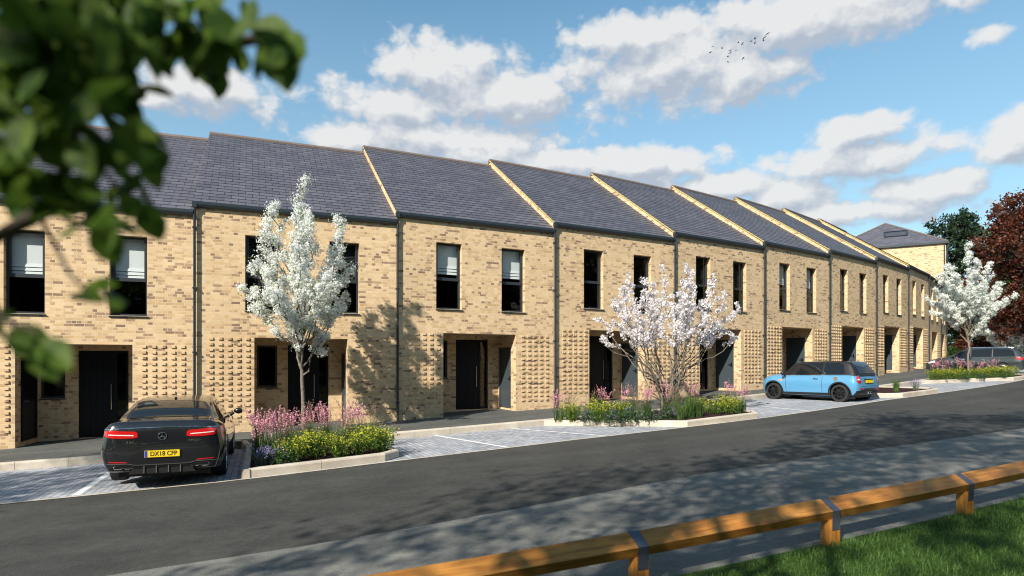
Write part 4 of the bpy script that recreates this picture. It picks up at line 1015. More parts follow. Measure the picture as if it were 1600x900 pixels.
# ------------------------------------------------------------------ planting
leafmat('foliage_lime', (0.13,0.20,0.03), (0.22,0.30,0.05))
leafmat('foliage_green', (0.035,0.085,0.018), (0.075,0.15,0.035))
leafmat('foliage_deep', (0.022,0.055,0.016), (0.05,0.10,0.03))
leafmat('foliage_grey', (0.10,0.15,0.09), (0.17,0.22,0.14))
leafmat('flower_yellow', (0.42,0.43,0.03), (0.60,0.56,0.05), 0.3)
leafmat('flower_pink', (0.62,0.22,0.32), (0.78,0.42,0.50), 0.3)
leafmat('flower_violet', (0.22,0.16,0.42), (0.36,0.30,0.60), 0.3)
leafmat('plume', (0.32,0.20,0.15), (0.50,0.36,0.27), 0.4)
leafmat('blade', (0.09,0.15,0.035), (0.18,0.24,0.07), 0.35)
def blades(n, h, spread, lean, w=.006, base_r=.08, segs=4):
    """arching grass blades / stems; returns quads (N*4,3) and the tip points with directions"""
    V = []; tips = []
    az = rng.uniform(0, 2*PI, n); hh = h*rng.uniform(.6, 1.05, n); le = lean*rng.uniform(.2, 1.2, n)
    br = base_r*np.sqrt(rng.uniform(0, 1, n)); ba = rng.uniform(0, 2*PI, n)
    t = np.linspace(0, 1, segs+1)
    for i in range(n):
        d = np.array([math.cos(az[i]), math.sin(az[i]), 0]); s = np.array([-d[1], d[0], 0])
        p = np.array([br[i]*math.cos(ba[i]), br[i]*math.sin(ba[i]), 0]) + d[None,:]*(le[i]*hh[i]*t**1.8)[:,None] + np.array([0,0,1])[None,:]*(hh[i]*(t-.18*le[i]*t**2.5))[:,None]
        ww = w*(1-.8*t)
        for k in range(segs):
            V += [p[k]-s*ww[k], p[k]+s*ww[k], p[k+1]+s*ww[k+1], p[k+1]-s*ww[k+1]]
        tips.append((p[-1], (p[-1]-p[-2])/np.linalg.norm(p[-1]-p[-2])))
    return V, tips
def proto_plant(kind, var):
    """returns (foliage quads, mats, midx), (flower quads, mats)"""
    if kind == 'spurge':
        r = rng.uniform(.30, .42); h = rng.uniform(.42, .55); n = 70
        V, tips = blades(n, h, r, .55, .005, .12)
        C = []; F = []
        for p, d in tips:
            b = p*np.array([1.25,1.25,1]); 
            for k in range(14): q = b*np.array([1,1,rng.uniform(.25,.95)]); C.append(q*np.array([rng.uniform(.55,1.02)]*2+[1]) + rng.normal(size=3)*.025)
            for k in range(4): F.append(b*np.array([1,1,rng.uniform(.82,1.04)]) + rng.normal(size=3)*np.array([.035,.035,.018]) + [0,0,.01])
        A = cards(np.array(C), rng.uniform(.018,.034,len(C)), .38); B = cards(np.array(F), rng.uniform(.012,.024,len(F)), .9, (0,0,1), .6)
        return (np.concatenate([np.array(V), A]), [MAT['foliage_green'], MAT['foliage_lime']], (rng.uniform(size=(len(V)+len(A))//4) < .45).astype(int)), (B, [MAT['flower_yellow']])
    if kind == 'salvia':
        V, tips = blades(20, .92, .3, .28, .005, .12); V2, _ = blades(70, .45, .3, .5, .008, .14)
        F = []
        for p, d in tips:
            L = rng.uniform(.16, .30)
            for k in range(19): u = k/19; F.append(p - d*L*u + rng.normal(size=3)*(.006+.014*u))
        B = cards(np.array(F), rng.uniform(.010,.020,len(F)), .7)
        return (np.array(V+V2), [MAT['foliage_deep'], MAT['blade']], (rng.uniform(size=len(V+V2)//4) < .5).astype(int)), (B, [MAT['flower_pink']])
    if kind == 'feather':
        V, tips = blades(90, .70, .3, .55, .004, .10); V2, tp = blades(26, .92, .3, .38, .003, .08)
        F = []
        for p, d in tp:
            L = rng.uniform(.15,.26)
            for k in range(24): F.append(p - d*L*(k/24) + rng.normal(size=3)*.010)
        B = cards(np.array(F), rng.uniform(.008,.02,len(F)), .35)
        return (np.array(V+V2), [MAT['blade'], MAT['foliage_grey']], (rng.uniform(size=len(V+V2)//4) < .4).astype(int)), (B, [MAT['plume']])
    if kind == 'lavender':
        V, tips = blades(80, .36, .2, .7, .004, .09); F = []
        for p, d in tips[:44]:
            for k in range(8): F.append(p - d*.07*(k/8) + rng.normal(size=3)*.005)
        B = cards(np.array(F), .010, .7)
        return (np.array(V), [MAT['foliage_grey']], None), (B, [MAT['flower_violet']])
    if kind == 'catmint':
        n = 900; u = rng.normal(size=(n,3)); u /= np.linalg.norm(u,axis=1)[:,None]; u[:,2] = np.abs(u[:,2])
        C = u*(rng.uniform(.45,1,n)**.5)[:,None]*np.array([.32,.32,.36])*(1+.18*np.sin(u[:,:1]*9+u[:,1:2]*7))
        A = cards(C, rng.uniform(.018,.036,n), .6, (0,0,1), .35)
        k = rng.choice(n, 60); F = np.repeat(C[k]*1.08+[0,0,.02], 5, 0)+rng.normal(size=(300,3))*.015
        return (A, [MAT['foliage_green'], MAT['foliage_deep']], (rng.uniform(size=n) < .4).astype(int)), (cards(F, .011, .8), [MAT['flower_violet']])
    if kind == 'upright':      # stiff dark green grass clump
        V, tips = blades(170, .55, .2, .35, .006, .10)
        return (np.array(V), [MAT['foliage_green'], MAT['blade']], (rng.uniform(size=len(V)//4) < .35).astype(int)), None
NAMES = {'spurge': ('spurge_plant','spurge'), 'salvia': ('salvia_plant','salvia'), 'feather': ('feather_grass','grass'), 'lavender': ('lavender_plant','lavender'), 'catmint': ('catmint_plant','catmint'), 'upright': ('grass_clump','grass')}
DESC = {'spurge': 'lime yellow spurge mound', 'salvia': 'salvia with tall pink flower spikes', 'feather': 'feathery grass with buff plumes', 'lavender': 'low grey green lavender tuft', 'catmint': 'leafy green catmint with violet flowers', 'upright': 'upright dark green grass clump'}
PROTO = {}
for kd in NAMES:
    for v in range(3):
        fo, fl = proto_plant(kd, v)
        o = np_mesh(NAMES[kd][0], fo[0], fo[1], fo[2])
        if fl: tag(np_mesh('flowers', fl[0], fl[1], parent=o), kind='stuff')
        PROTO[kd, v] = [o, False]
ORD = ['first','second','third','fourth','fifth','sixth','seventh','eighth','ninth','tenth','eleventh','twelfth']
def plant_bed(where, items, group):
    """items: (kind, s, off, scale)"""
    byk = {}
    for it in items: byk.setdefault(it[0], []).append(it)
    for kd, L in byk.items():
        def px(it): x, y = pol(it[1], it[2]); return x/y
        L.sort(key=px)
        for i, (k_, s, off, sc) in enumerate(L):
            v = int(rng.integers(3)); P = PROTO[kd, v]
            o = P[0] if not P[1] else copy_tree(P[0]); P[1] = True
            x, y = pol(s, off)
            o.location = (x, y, low(s, 4)+.12); o.rotation_euler = (0, 0, rng.uniform(0, 6.28)); o.scale = (sc, sc, sc*rng.uniform(.92, 1.08))
            pos = 'the only one' if len(L) == 1 else ORD[i] + ' from left'
            tag(o, f'{DESC[kd]}, {pos} {where}', NAMES[kd][1], f'{NAMES[kd][1]} plants {group}')
def U(a, b): return float(rng.uniform(a, b))
items = []
for i, (s, o) in enumerate([(2.15,6.05),(2.55,5.85),(2.95,5.95),(3.35,5.80),(3.75,5.65),(2.5,5.2),(3.45,5.15),(3.85,5.05)]): items.append(('spurge', s, o, U(.78,1.15)))
for s, o in [(1.62,5.55),(1.75,4.9),(1.6,4.3),(2.05,4.6),(2.5,4.2),(2.9,3.9),(3.4,4.2),(3.0,3.4),(3.7,3.6),(1.9,5.3),(2.3,3.5)]: items.append(('salvia', s, o, U(.9,1.12)))
for s, o in [(1.6,3.6),(2.1,3.3),(2.65,3.2),(3.5,3.3),(3.9,4.3)]: items.append(('feather', s, o, U(.9,1.1)))
items += [('lavender',1.62,6.2,1.1),('lavender',1.75,5.9,.9),('catmint',2.0,6.15,.75),('catmint',1.95,5.75,.9),('upright',2.95,5.35,1.05),('feather',3.15,5.0,.85),('upright',2.25,5.55,.95)]
plant_bed('beside black coupe', items, 'in the bed beside the black coupe')
items = []
for s, o, k in [(9.3,3.55,1.0),(9.75,4.1,.95),(10.1,3.6,1.05),(10.6,3.9,1.0),(12.9,5.0,.85),(13.3,5.2,.85),(13.75,4.9,.95),(13.9,4.4,.9),(13.0,4.4,.9)]: items.append(('spurge', s, o, k))
for s, o, k in [(9.95,4.5,.85),(10.3,4.7,.9),(10.75,4.95,.85),(9.6,3.95,.8),(11.4,4.9,.8),(12.6,4.5,.9)]: items.append(('catmint', s, o, k))
for s, o, k in [(9.05,3.25,.95),(10.6,3.2,1.0),(11.2,3.4,1.0),(12.0,3.3,1.0),(12.6,3.5,1.0),(13.4,3.7,1.05),(14.1,4.5,1.0),(14.15,4.9,.95),(11.6,3.8,.9)]: items.append(('salvia', s, o, k))
for s, o, k in [(9.4,3.2,1.0),(10.2,3.2,.9),(11.6,3.2,1.0),(12.9,3.6,.95),(13.7,3.5,1.0),(12.3,4.2,.9),(11.0,4.2,.9)]: items.append(('feather', s, o, k))
for s, o, k in [(11.5,5.3,.9),(11.9,5.2,1.1),(12.2,5.2,1.0),(12.3,4.7,1.1),(13.55,5.3,.8)]: items.append(('upright', s, o, k))
plant_bed('under the magnolia', items, 'in the bed under the magnolia')
items = [('upright',21.9,3.9,1.0),('upright',22.9,4.7,.95),('lavender',24.0,4.9,1.25)]
plant_bed('behind the blue hatchback', items, 'in the small bed behind the blue hatchback')
items = []
A, B = (29.9,3.3), (33.0,5.35)
for i in range(11):
    t = i/10
    if i in (5,): continue
    items.append(('spurge', A[0]+(B[0]-A[0])*t+.25, A[1]+(B[1]-A[1])*t+.05, U(.95,1.1)))
for i in range(6):
    t = (i+.4)/6; items.append(('salvia', A[0]+(B[0]-A[0])*t+1.0, A[1]+(B[1]-A[1])*t-.35, U(.95,1.15)))
for t in (.38,.62,.9): items.append(('catmint', A[0]+(B[0]-A[0])*t+.15, A[1]+(B[1]-A[1])*t+.1, .75))
for t in (.28,.55): items.append(('upright', A[0]+(B[0]-A[0])*t+.3, A[1]+(B[1]-A[1])*t, 1.1))
items += [('lavender',33.3,5.3,1.2),('lavender',33.9,5.4,1.2),('spurge',34.2,5.2,1.0),('spurge',34.8,5.3,1.0)]
plant_bed('in far right bed', items, 'in the far right bed')
for P in PROTO.values():
    if not P[1]:
        for c in children(P[0]): bpy.data.objects.remove(c)
        bpy.data.objects.remove(P[0])

# ------------------------------------------------------------------ trees
leafmat('blossom', (0.80,0.82,0.79), (0.92,0.93,0.90), 0.6, 0.6)
leafmat('magnolia_petal', (0.88,0.85,0.86), (0.94,0.92,0.93), 0.55, 0.6)
leafmat('magnolia_heart', (0.40,0.15,0.07), (0.55,0.25,0.14), 0.2, 0.6)
leafmat('young_leaf', (0.14,0.26,0.04), (0.24,0.36,0.08), 0.4)
leafmat('copper_leaf', (0.05,0.015,0.010), (0.17,0.050,0.024), 0.3)
leafmat('tree_leaf', (0.020,0.050,0.012), (0.065,0.12,0.028), 0.35)
leafmat('conifer_leaf', (0.012,0.030,0.014), (0.035,0.065,0.028), 0.2)
leafmat('near_leaf', (0.032,0.075,0.010), (0.12,0.19,0.028), 0.5, 0.55, 0.2)
mat('bark', rough=0.9, spec=0.1, fn=f_noisecol((0.10,0.085,0.065),(0.24,0.21,0.17),14,5,0.6))
mat('bark_dark', rough=0.9, spec=0.1, fn=f_noisecol((0.035,0.028,0.022),(0.09,0.075,0.06),14,5,0.6))
def curve(p0, d0, p1, n=8, wob=.03):
    p0, p1 = np.array(p0, float), np.array(p1, float); L = np.linalg.norm(p1-p0); c = p0+np.array(d0)/np.linalg.norm(d0)*L*.5
    t = np.linspace(0, 1, n+1)[:,None]
    P = (1-t)**2*p0+2*t*(1-t)*c+t*t*p1
    P[1:-1] += rng.normal(size=(n-1,3))*wob*L*.25
    return P
def limb_path(mb, P, r0, r1, n=6):
    mb.tube([tuple(p) for p in P], list(np.linspace(r0, r1, len(P))), n)
def grow(mb, p0, d0, p1, r0, tips, lvl, tw=(.5,.8), nt=7, up=.35, start=.3):
    """a limb from p0 to p1 with side twigs; collects leafy points along the twigs"""
    P = curve(p0, d0, p1, 9, .10); limb_path(mb, P, r0, r0*.25, 6 if lvl == 0 else 4)
    L = np.linalg.norm(P[-1]-P[0])
    for k in range(nt):
        t = start+(1-start)*(k+rng.uniform(.1,.9))/nt; i = min(int(t*9), 8); q = P[i]+(P[i+1]-P[i])*(t*9-i); ax = (P[i+1]-P[i]); ax /= np.linalg.norm(ax)
        d = rng.normal(size=3); d -= ax*d.dot(ax); d /= np.linalg.norm(d); d = d*.8+ax*.6+np.array([0,0,up]); d /= np.linalg.norm(d)
        l = rng.uniform(*tw)*(1-.45*t); e = q+d*l
        Q = curve(q, d+[0,0,-.15], e, 4, .3); limb_path(mb, Q, r0*.28, r0*.08, 4)
        for s in np.linspace(.25, 1, 6): 
            j = min(int(s*4), 3); tips.append(Q[j]+(Q[j+1]-Q[j])*(s*4-j))
    for t in np.linspace(start, 1, 14):
        i = min(int(t*9), 8); tips.append(P[i]+(P[min(i+1,9)]-P[i])*(t*9-i))
def blossom_tree(base, H, R, hb, label, seed, nl=16, per=26, fsz=(.017,.033), group='white blossom trees', nmul=1.0):
    global rng
    rng = np.random.default_rng(seed)
    root = empty('blossom_tree', base, 0, label, 'tree', group)
    mb = MB(); tips = []
    lean = np.array([rng.uniform(-.05,.05), rng.uniform(-.05,.05), 0])
    T = curve((0,0,-.2), (0,0,1), (lean[0], lean[1], hb), 6, .08); limb_path(mb, T, .055*H/6, .04*H/6, 8)
    top = T[-1]
    P = curve(top, (0,0,1), (lean[0]*1.5, lean[1], H), 10, .12)
    grow(mb, top, (0,0,1), (lean[0]*1.2, lean[1], H), .035*H/6, tips, 0, (.22,.42), 16, .5, .25)
    for i in range(nl):
        a = i*2.399+rng.uniform(-.3,.3); u = (i+.5)/nl
        h1 = hb+(H-hb)*(.30+.58*u*rng.uniform(.85,1.1)); rr = R*(1.0-.55*max(0,u-.35)/.65)*rng.uniform(.72,1.05)*(0.7+.3*min(1,u/.2))
        t0 = .02+.5*u*rng.uniform(.5,1); q = np.array([lean[0], lean[1], hb-.25+(H-hb)*t0*.8])
        e = np.array([rr*math.cos(a), rr*math.sin(a), min(h1, H*.93)])
        grow(mb, q, (math.cos(a)*.55, math.sin(a)*.55, 1.0), e, .024*H/6, tips, 0, (.2,.46), 9, .45, .32)
    mb.build('trunk', MAT['bark'], root, smooth=60)
    tips = np.array(tips); keep = rng.uniform(size=len(tips)) < .54; tips = tips[keep]
    n = int(per*nmul*1.5); K = np.repeat(tips+rng.normal(size=tips.shape)*.03, n, 0); rad = np.repeat(rng.uniform(.6,1.35,len(tips)), n)[:,None]
    dv = rng.normal(size=K.shape); dv /= np.linalg.norm(dv, axis=1)[:,None]; C = K+rng.normal(size=K.shape)*.052*rad
    nr = (C-K)/.052*.45+rng.normal(size=K.shape)*.42+np.array([-.12,-.25,.2]); nr /= np.linalg.norm(nr, axis=1)[:,None]
    a_ = np.cross(nr, rng.normal(size=K.shape)); a_ /= np.linalg.norm(a_, axis=1)[:,None]; b_ = np.cross(nr, a_); sz = rng.uniform(*fsz, len(C))[:,None]
    V = np.stack([C-a_*sz, C+b_*sz*.8+nr*sz*.25, C+a_*sz, C-b_*sz*.8+nr*sz*.25], 1).reshape(-1, 3)
    g = np.repeat(tips, 3, 0)+rng.normal(size=(len(tips)*3,3))*.085; V2 = cards(g, rng.uniform(.022,.042,len(g)), .45)
    np_mesh('crown', np.concatenate([V, V2]), [MAT['blossom'], MAT['young_leaf']], np.r_[np.zeros(len(C)), np.ones(len(g))], root)
def gpos(s, off, dz=.1): x, y = pol(s, off); return (x, y, low(s, 4)+dz)
blossom_tree((-5.15,15.4,low(2.8,4)+.1), 6.5, 1.58, 1.7, 'young white blossom tree in the flower bed beside the black coupe', 11, 21, 38)
blossom_tree((21.45,29.3,low(31,4)+.1), 6.4, 1.9, 1.8, 'rounder white blossom tree in the far bed beside the dark estate car', 5, 20, 26, (.03,.05))
def magnolia(base):
    global rng
    rng = np.random.default_rng(21)
    root = empty('magnolia_tree', base, 0, 'spreading multi stemmed pale pink magnolia in the flower bed left of the blue hatchback', 'tree')
    mb = MB(); tips = []; H = 4.75
    for i in range(7):
        a = i*2*PI/7+rng.uniform(-.3,.3); q = np.array([.06*math.cos(a), .06*math.sin(a), -.15]); rr = rng.uniform(.25,.8)
        m_ = np.array([rr*.5*math.cos(a), rr*.5*math.sin(a), rng.uniform(1.0,1.6)])
        S = curve(q, (math.cos(a)*.3, math.sin(a)*.3, 1), m_, 6, .15); limb_path(mb, S, .042, .026, 7)
        for k in range(5):
            b = a+rng.uniform(-1.1,1.1); u = rng.uniform(0,1)
            R_ = 2.05*(.25+.75*math.sqrt(rng.uniform(0,1))); h = 1.95+(H-1.95)*(1-(R_/2.15)**2.1*.62)*rng.uniform(.70,1.0)
            e = np.array([R_*math.cos(b), R_*math.sin(b), h]); st = S[int(rng.integers(3,7))]
            grow(mb, st, (math.cos(b)*.6, math.sin(b)*.6, .8), e, .018, tips, 0, (.25,.5), 7, .5, .42)
    for b, h, r in ((2.7,2.35,2.05),(3.3,2.0,1.9),(-.2,2.3,1.95),(.5,2.6,2.0),(3.0,2.9,2.1),(3.6,2.7,2.0)):
        grow(mb, (0.08*math.cos(b),0.08*math.sin(b),.75), (math.cos(b)*.7, math.sin(b)*.7, .55), np.array([r*math.cos(b), r*math.sin(b), h]), .028, tips, 0, (.2,.4), 3, .5, .75)
    mb.build('trunk', MAT['bark'], root, smooth=60)
    tips = np.array(tips); tips = tips[(rng.uniform(size=len(tips)) < .72) & (tips[:,2] > 2.0)]
    V = []; M = []
    for p in tips:
        n = 11; d = rng.normal(size=(n,3)); d[:,2] += .25; d /= np.linalg.norm(d,axis=1)[:,None]; L = rng.uniform(.05,.095,n)
        for k in range(n):
            t = d[k]; s = np.cross(t, rng.normal(size=3)); s /= np.linalg.norm(s); w = L[k]*.34; o = p+t*.012; u = np.cross(t, s)*.18*L[k]
            V += [o, o+t*L[k]*.6+s*w+u, o+t*L[k], o+t*L[k]*.6-s*w+u]; M.append(0)
        c = cards(p[None,:]+rng.normal(size=(2,3))*.012, .015, .7); V += list(c); M += [1]*2
    np_mesh('crown', np.array(V), [MAT['magnolia_petal'], MAT['magnolia_heart']], M, root)
magnolia((4.72,18.9,low(12.4,4)+.1))

def leafy_tree(name, base, H, R, hb, label, leaf, bark, seed, n_clump, per, lsz, shape='round', group=None, parentless=True, trunk_r=.16, clumps=None, gap=.35):
    """tree with limbs to uneven clumps of leaf-sized faces"""
    global rng
    rng = np.random.default_rng(seed)
    root = empty(name, base, 0, label, 'tree', group); mb = MB()
    T = curve((0,0,-.3), (0,0,1), (0,0,H*.75), 8, .06); limb_path(mb, T, trunk_r, trunk_r*.35, 8)
    Cs = []
    if clumps is None:
        for i in range(n_clump):
            u = (i+.5)/n_clump; h = hb+(H-hb)*u; a = i*2.399+rng.uniform(-.5,.5)
            if shape == 'cone': env = R*(1-.85*u)
            elif shape == 'vase': env = R*(.35+.9*u if u < .55 else .85*(1-((u-.55)/.45)**2*.75))
            else: env = R*math.sqrt(max(.05, 1-(2*u-1.0)**2*.9))
            rr = env*math.sqrt(rng.uniform(.05,1))
            Cs.append((np.array([rr*math.cos(a), rr*math.sin(a), h]), rng.uniform(.7,1.25)*R*.34))
    else: Cs = [(np.array(c[:3]), c[3]) for c in clumps]
    allC = []
    for c, r in Cs:
        zq = max(hb*.7, min(H*.7, c[2]-.55*np.hypot(c[0],c[1])-.2)); q = np.array([0,0,zq])
        P = curve(q, (c[0]*.7, c[1]*.7, .6*np.hypot(c[0],c[1])+.3), c, 6, .2); limb_path(mb, P, trunk_r*.33, trunk_r*.05, 5)
        for k in range(6):
            d = rng.normal(size=3); d /= np.linalg.norm(d); limb_path(mb, curve(P[int(rng.integers(3,7))], d, c+d*r*.9, 3, .2), trunk_r*.08, trunk_r*.02, 3)
        m = int(per*(r/(R*.34))**2) if clumps is None else int(per*r*r)
        # several small sprays inside each clump leave holes between them
        ns = 16; sp = rng.normal(size=(ns,3)); sp /= np.linalg.norm(sp,axis=1)[:,None]; sp *= (rng.uniform(.25,1,ns)**.5)[:,None]*r*np.array([1,1,.8]); sr = r*rng.uniform(.16,.34,ns)
        k = rng.integers(ns, size=m); allC.append(c+sp[k]+rng.normal(size=(m,3))*sr[k][:,None]*.62)
    C = np.concatenate(allC)
    mb.build('trunk', MAT[bark], root, smooth=60)
    V = cards(C, rng.uniform(*lsz, len(C)), .55, (0,0,1), .25)
    np_mesh('crown', V, [MAT[leaf]], None, root)
    return root
leafy_tree('copper_beech', (33.2,40.0,CZ-.3), 10.7, 2.9, 2.4, 'tall copper beech with dark red leaves at the right edge behind the estate car', 'copper_leaf', 'bark_dark', 31, 60, 420, (.07,.13), 'round', trunk_r=.2)
leafy_tree('evergreen_tree', (43.0,60.0,CZ-.2), 14.6, 3.4, 1.0, 'tall dark evergreen tree just right of the tall end block', 'conifer_leaf', 'bark_dark', 32, 56, 520, (.10,.18), 'round', trunk_r=.25)
leafy_tree('broadleaf_tree', (50.0,62.0,CZ-.2), 13.8, 4.2, 1.2, 'broad mid green tree standing behind the copper beech', 'tree_leaf', 'bark_dark', 33, 56, 520, (.10,.18), 'round', trunk_r=.25)
leafy_tree('bushy_tree', (45.2,55.0,CZ-.2), 8.0, 3.6, .3, 'bushy dark green tree filling the gap behind the far white blossom tree', 'tree_leaf', 'bark_dark', 34, 44, 420, (.09,.16), 'round', trunk_r=.15)
leafy_tree('green_tree', (56.0,64.0,CZ-.2), 13.0, 4.5, .8, 'loose green tree at the right edge, farthest of the trees behind the copper beech', 'tree_leaf', 'bark_dark', 39, 50, 520, (.10,.18), 'round', trunk_r=.25)
leafy_tree('red_tree', (38.6,51.5,CZ-.2), 6.6, 2.0, 1.0, 'small red leaved tree between the end block and the white blossom', 'copper_leaf', 'bark_dark', 35, 26, 300, (.07,.12), 'round', trunk_r=.1)
blossom_tree((33.3,41.6,CZ-.3), 4.4, 2.0, .8, 'low white blossom shrub behind the estate car under the copper beech', 36, 16, 20, (.04,.06))
def hedge():
    global rng
    rng = np.random.default_rng(44); root = empty('hedge', (36.5,47,CZ-.2), math.radians(-40), 'low clipped green hedge beyond the end of the terrace', 'hedge')
    n = 26000; C = np.stack([rng.uniform(-3,22,n), rng.normal(0,.45,n), rng.uniform(0,1.35,n)],1); C[:,2] *= 1+.14*np.sin(C[:,0]*1.7)+.1*np.sin(C[:,0]*4.1)
    np_mesh('foliage', cards(C, rng.uniform(.05,.09,n), .6), [MAT['tree_leaf'], MAT['foliage_green']], (rng.uniform(size=n)<.4).astype(int), root)
    mb = MB()
    for i in range(40): x = -3+25*i/40; mb.tube([(x,0,-.3),(x+.1,.1,1.0)], [.03,.012], 5)
    mb.build('stems', MAT['bark_dark'], root)
hedge()
# ------------------------------------------------------------------ knee rail, lawn, overhanging tree, birds
def knee_rail():
    root = empty('knee_rail_fence', (*pol(6.3, 14.0), low(6.3, 14)), 0, 'orange timber knee rail fence with steel straps along the grass edge', 'fence')
    off = 14.0; ss = [2.12 - 2.0, 2.12, 4.20, 6.23, 8.23, 10.25, 12.3, 14.3]
    def fr(s):
        x, y = pol(s, off); a = tang(s); t = Vector((math.cos(a), math.sin(a), 0.222/HW)); n = Vector((math.sin(a), -math.cos(a), 0)); return Vector((x, y, gz_s(s)-.13)), t.normalized(), n
    base = Vector(root.location)
    HT = .43
    # rail section in (n, z): broad weathered face tilted to the lawn side, narrow underside
    sec = [(-.075,HT),(.075,HT-.095),(.032,HT-.185),(-.06,HT-.185),(-.092,HT-.03)]
    for i in range(len(ss)-1):
        (p0, t0, n0), (p1, t1, n1) = fr(ss[i]), fr(ss[i+1]); L = (p1-p0).length; mb = MB(); k = 10; acc = [0]
        for q in range(len(sec)):
            a, b = sec[q], sec[(q+1) % len(sec)]; w = math.hypot(a[0]-b[0], a[1]-b[1])
            for j in range(k):
                u0, u1 = j/k, (j+1)/k; pa, pb = p0.lerp(p1, u0), p0.lerp(p1, u1); na, nb_ = n0.lerp(n1, u0), n0.lerp(n1, u1)
                V = [pa+na*a[0]+Vector((0,0,a[1])), pb+nb_*a[0]+Vector((0,0,a[1])), pb+nb_*b[0]+Vector((0,0,b[1])), pa+na*b[0]+Vector((0,0,b[1]))]
                mb.quad([v-base for v in V][::-1], 0, [(u0*L+i*3.7,q*.4),(u1*L+i*3.7,q*.4),(u1*L+i*3.7,q*.4+w),(u0*L+i*3.7,q*.4+w)][::-1])
        mb.quad([p0+n0*a+Vector((0,0,z))-base for a, z in sec]); mb.quad([p1+n1*a+Vector((0,0,z))-base for a, z in sec][::-1])
        mb.build('rail', MAT['wood'], root)
    for s in ss:
        p, t, n = fr(s); mb = MB(); h = .062; th = Vector((t.x, t.y, 0)).normalized()
        def P(a, b, z): return p + th*a + n*b + Vector((0,0,z)) - base
        zt = HT-.187
        c = [(-h,-h),(h,-h),(h,h),(-h,h)]
        for q in range(4):
            a, b = c[q], c[(q+1) % 4]
            mb.quad([P(*a,-.25),P(*b,-.25),P(*b,zt),P(*a,zt)][::-1], 0, [(-.25,q*.3),(-.25,q*.3+.12),(zt,q*.3+.12),(zt,q*.3)][::-1])
        mb.quad([P(*q,zt) for q in c][::-1]); o = mb.build('post', MAT['wood'], root)
        st = MB(); w = .052; e = .004
        path = [(-.094-e,HT-.16),(-.094-e,HT-.02),(-.077,HT+e),(.075+e,HT-.093),(h+e+.003,HT-.16),(h+e,HT-.29)]
        for q in range(len(path)-1):
            a, b = path[q], path[q+1]
            st.quad([P(-w,*a),P(w,*a),P(w,*b),P(-w,*b)]); st.quad([P(-w,a[0]-.003,a[1]-.003),P(-w,b[0]-.003,b[1]-.003),P(w,b[0]-.003,b[1]-.003),P(w,a[0]-.003,a[1]-.003)])
            st.quad([P(-w,*a),P(-w,*b),P(-w,b[0]-.003,b[1]-.003),P(-w,a[0]-.003,a[1]-.003)]); st.quad([P(w,*a),P(w,a[0]-.003,a[1]-.003),P(w,b[0]-.003,b[1]-.003),P(w,*b)])
        for z in (HT-.18, HT-.225):
            st.lathe([(.0001,-.006),(.008,-.005),(.009,0)], 8, 'z', tuple(P(0, h+e+.004, z))) if False else None
        st.build('strap', MAT['galv'], root)
knee_rail()
leafmat('grass_blade', (0.042,0.105,0.018), (0.115,0.205,0.042), 0.35, 0.5)
def lawn():
    global rng
    rng = np.random.default_rng(3); n = 125000
    s = rng.uniform(1.5, 15.5, n); off = 14.03+rng.uniform(0, 1, n)**1.25*4.2
    edge = (off < 14.09) & (rng.uniform(size=n) < .5); s, off = s[~edge], off[~edge]; n = len(s)
    a = PHI0+s/RAD; r = RAD+off; x = CX+r*np.cos(a); y = CY+r*np.sin(a)
    z = gz_s(s)+np.interp(off, [12,15,16,18,60], [-.15,-.15,-.13,-.1,.1])-.02
    patch = .5+.5*np.sin(x*2.1+1.3*np.sin(y*1.7))*np.sin(y*2.6+.7*np.sin(x*2.9))
    h = rng.uniform(.045,.105,n)*(.7+.6*patch); w = rng.uniform(.0022,.0042,n); az = rng.uniform(0, 2*PI, n); le = rng.uniform(.2,.9,n)*h
    d = np.stack([np.cos(az), np.sin(az), 0*az],1); sd = np.stack([-d[:,1], d[:,0], 0*az],1); B = np.stack([x,y,z],1); up = np.array([0,0,1.])
    M = B+d*(le*.3)[:,None]+up*(h*.6)[:,None]; T = B+d*le[:,None]+up*(h*.95)[:,None]
    Q1 = np.stack([B-sd*w[:,None], B+sd*w[:,None], M+sd*(w*.8)[:,None], M-sd*(w*.8)[:,None]],1)
    Q2 = np.stack([M-sd*(w*.8)[:,None], M+sd*(w*.8)[:,None], T+sd*(w*.15)[:,None], T-sd*(w*.15)[:,None]],1)
    V = np.stack([Q1,Q2],1).reshape(-1,3)
    tag(np_mesh('grass', V, [MAT['grass_blade']]), kind='stuff')
lawn()

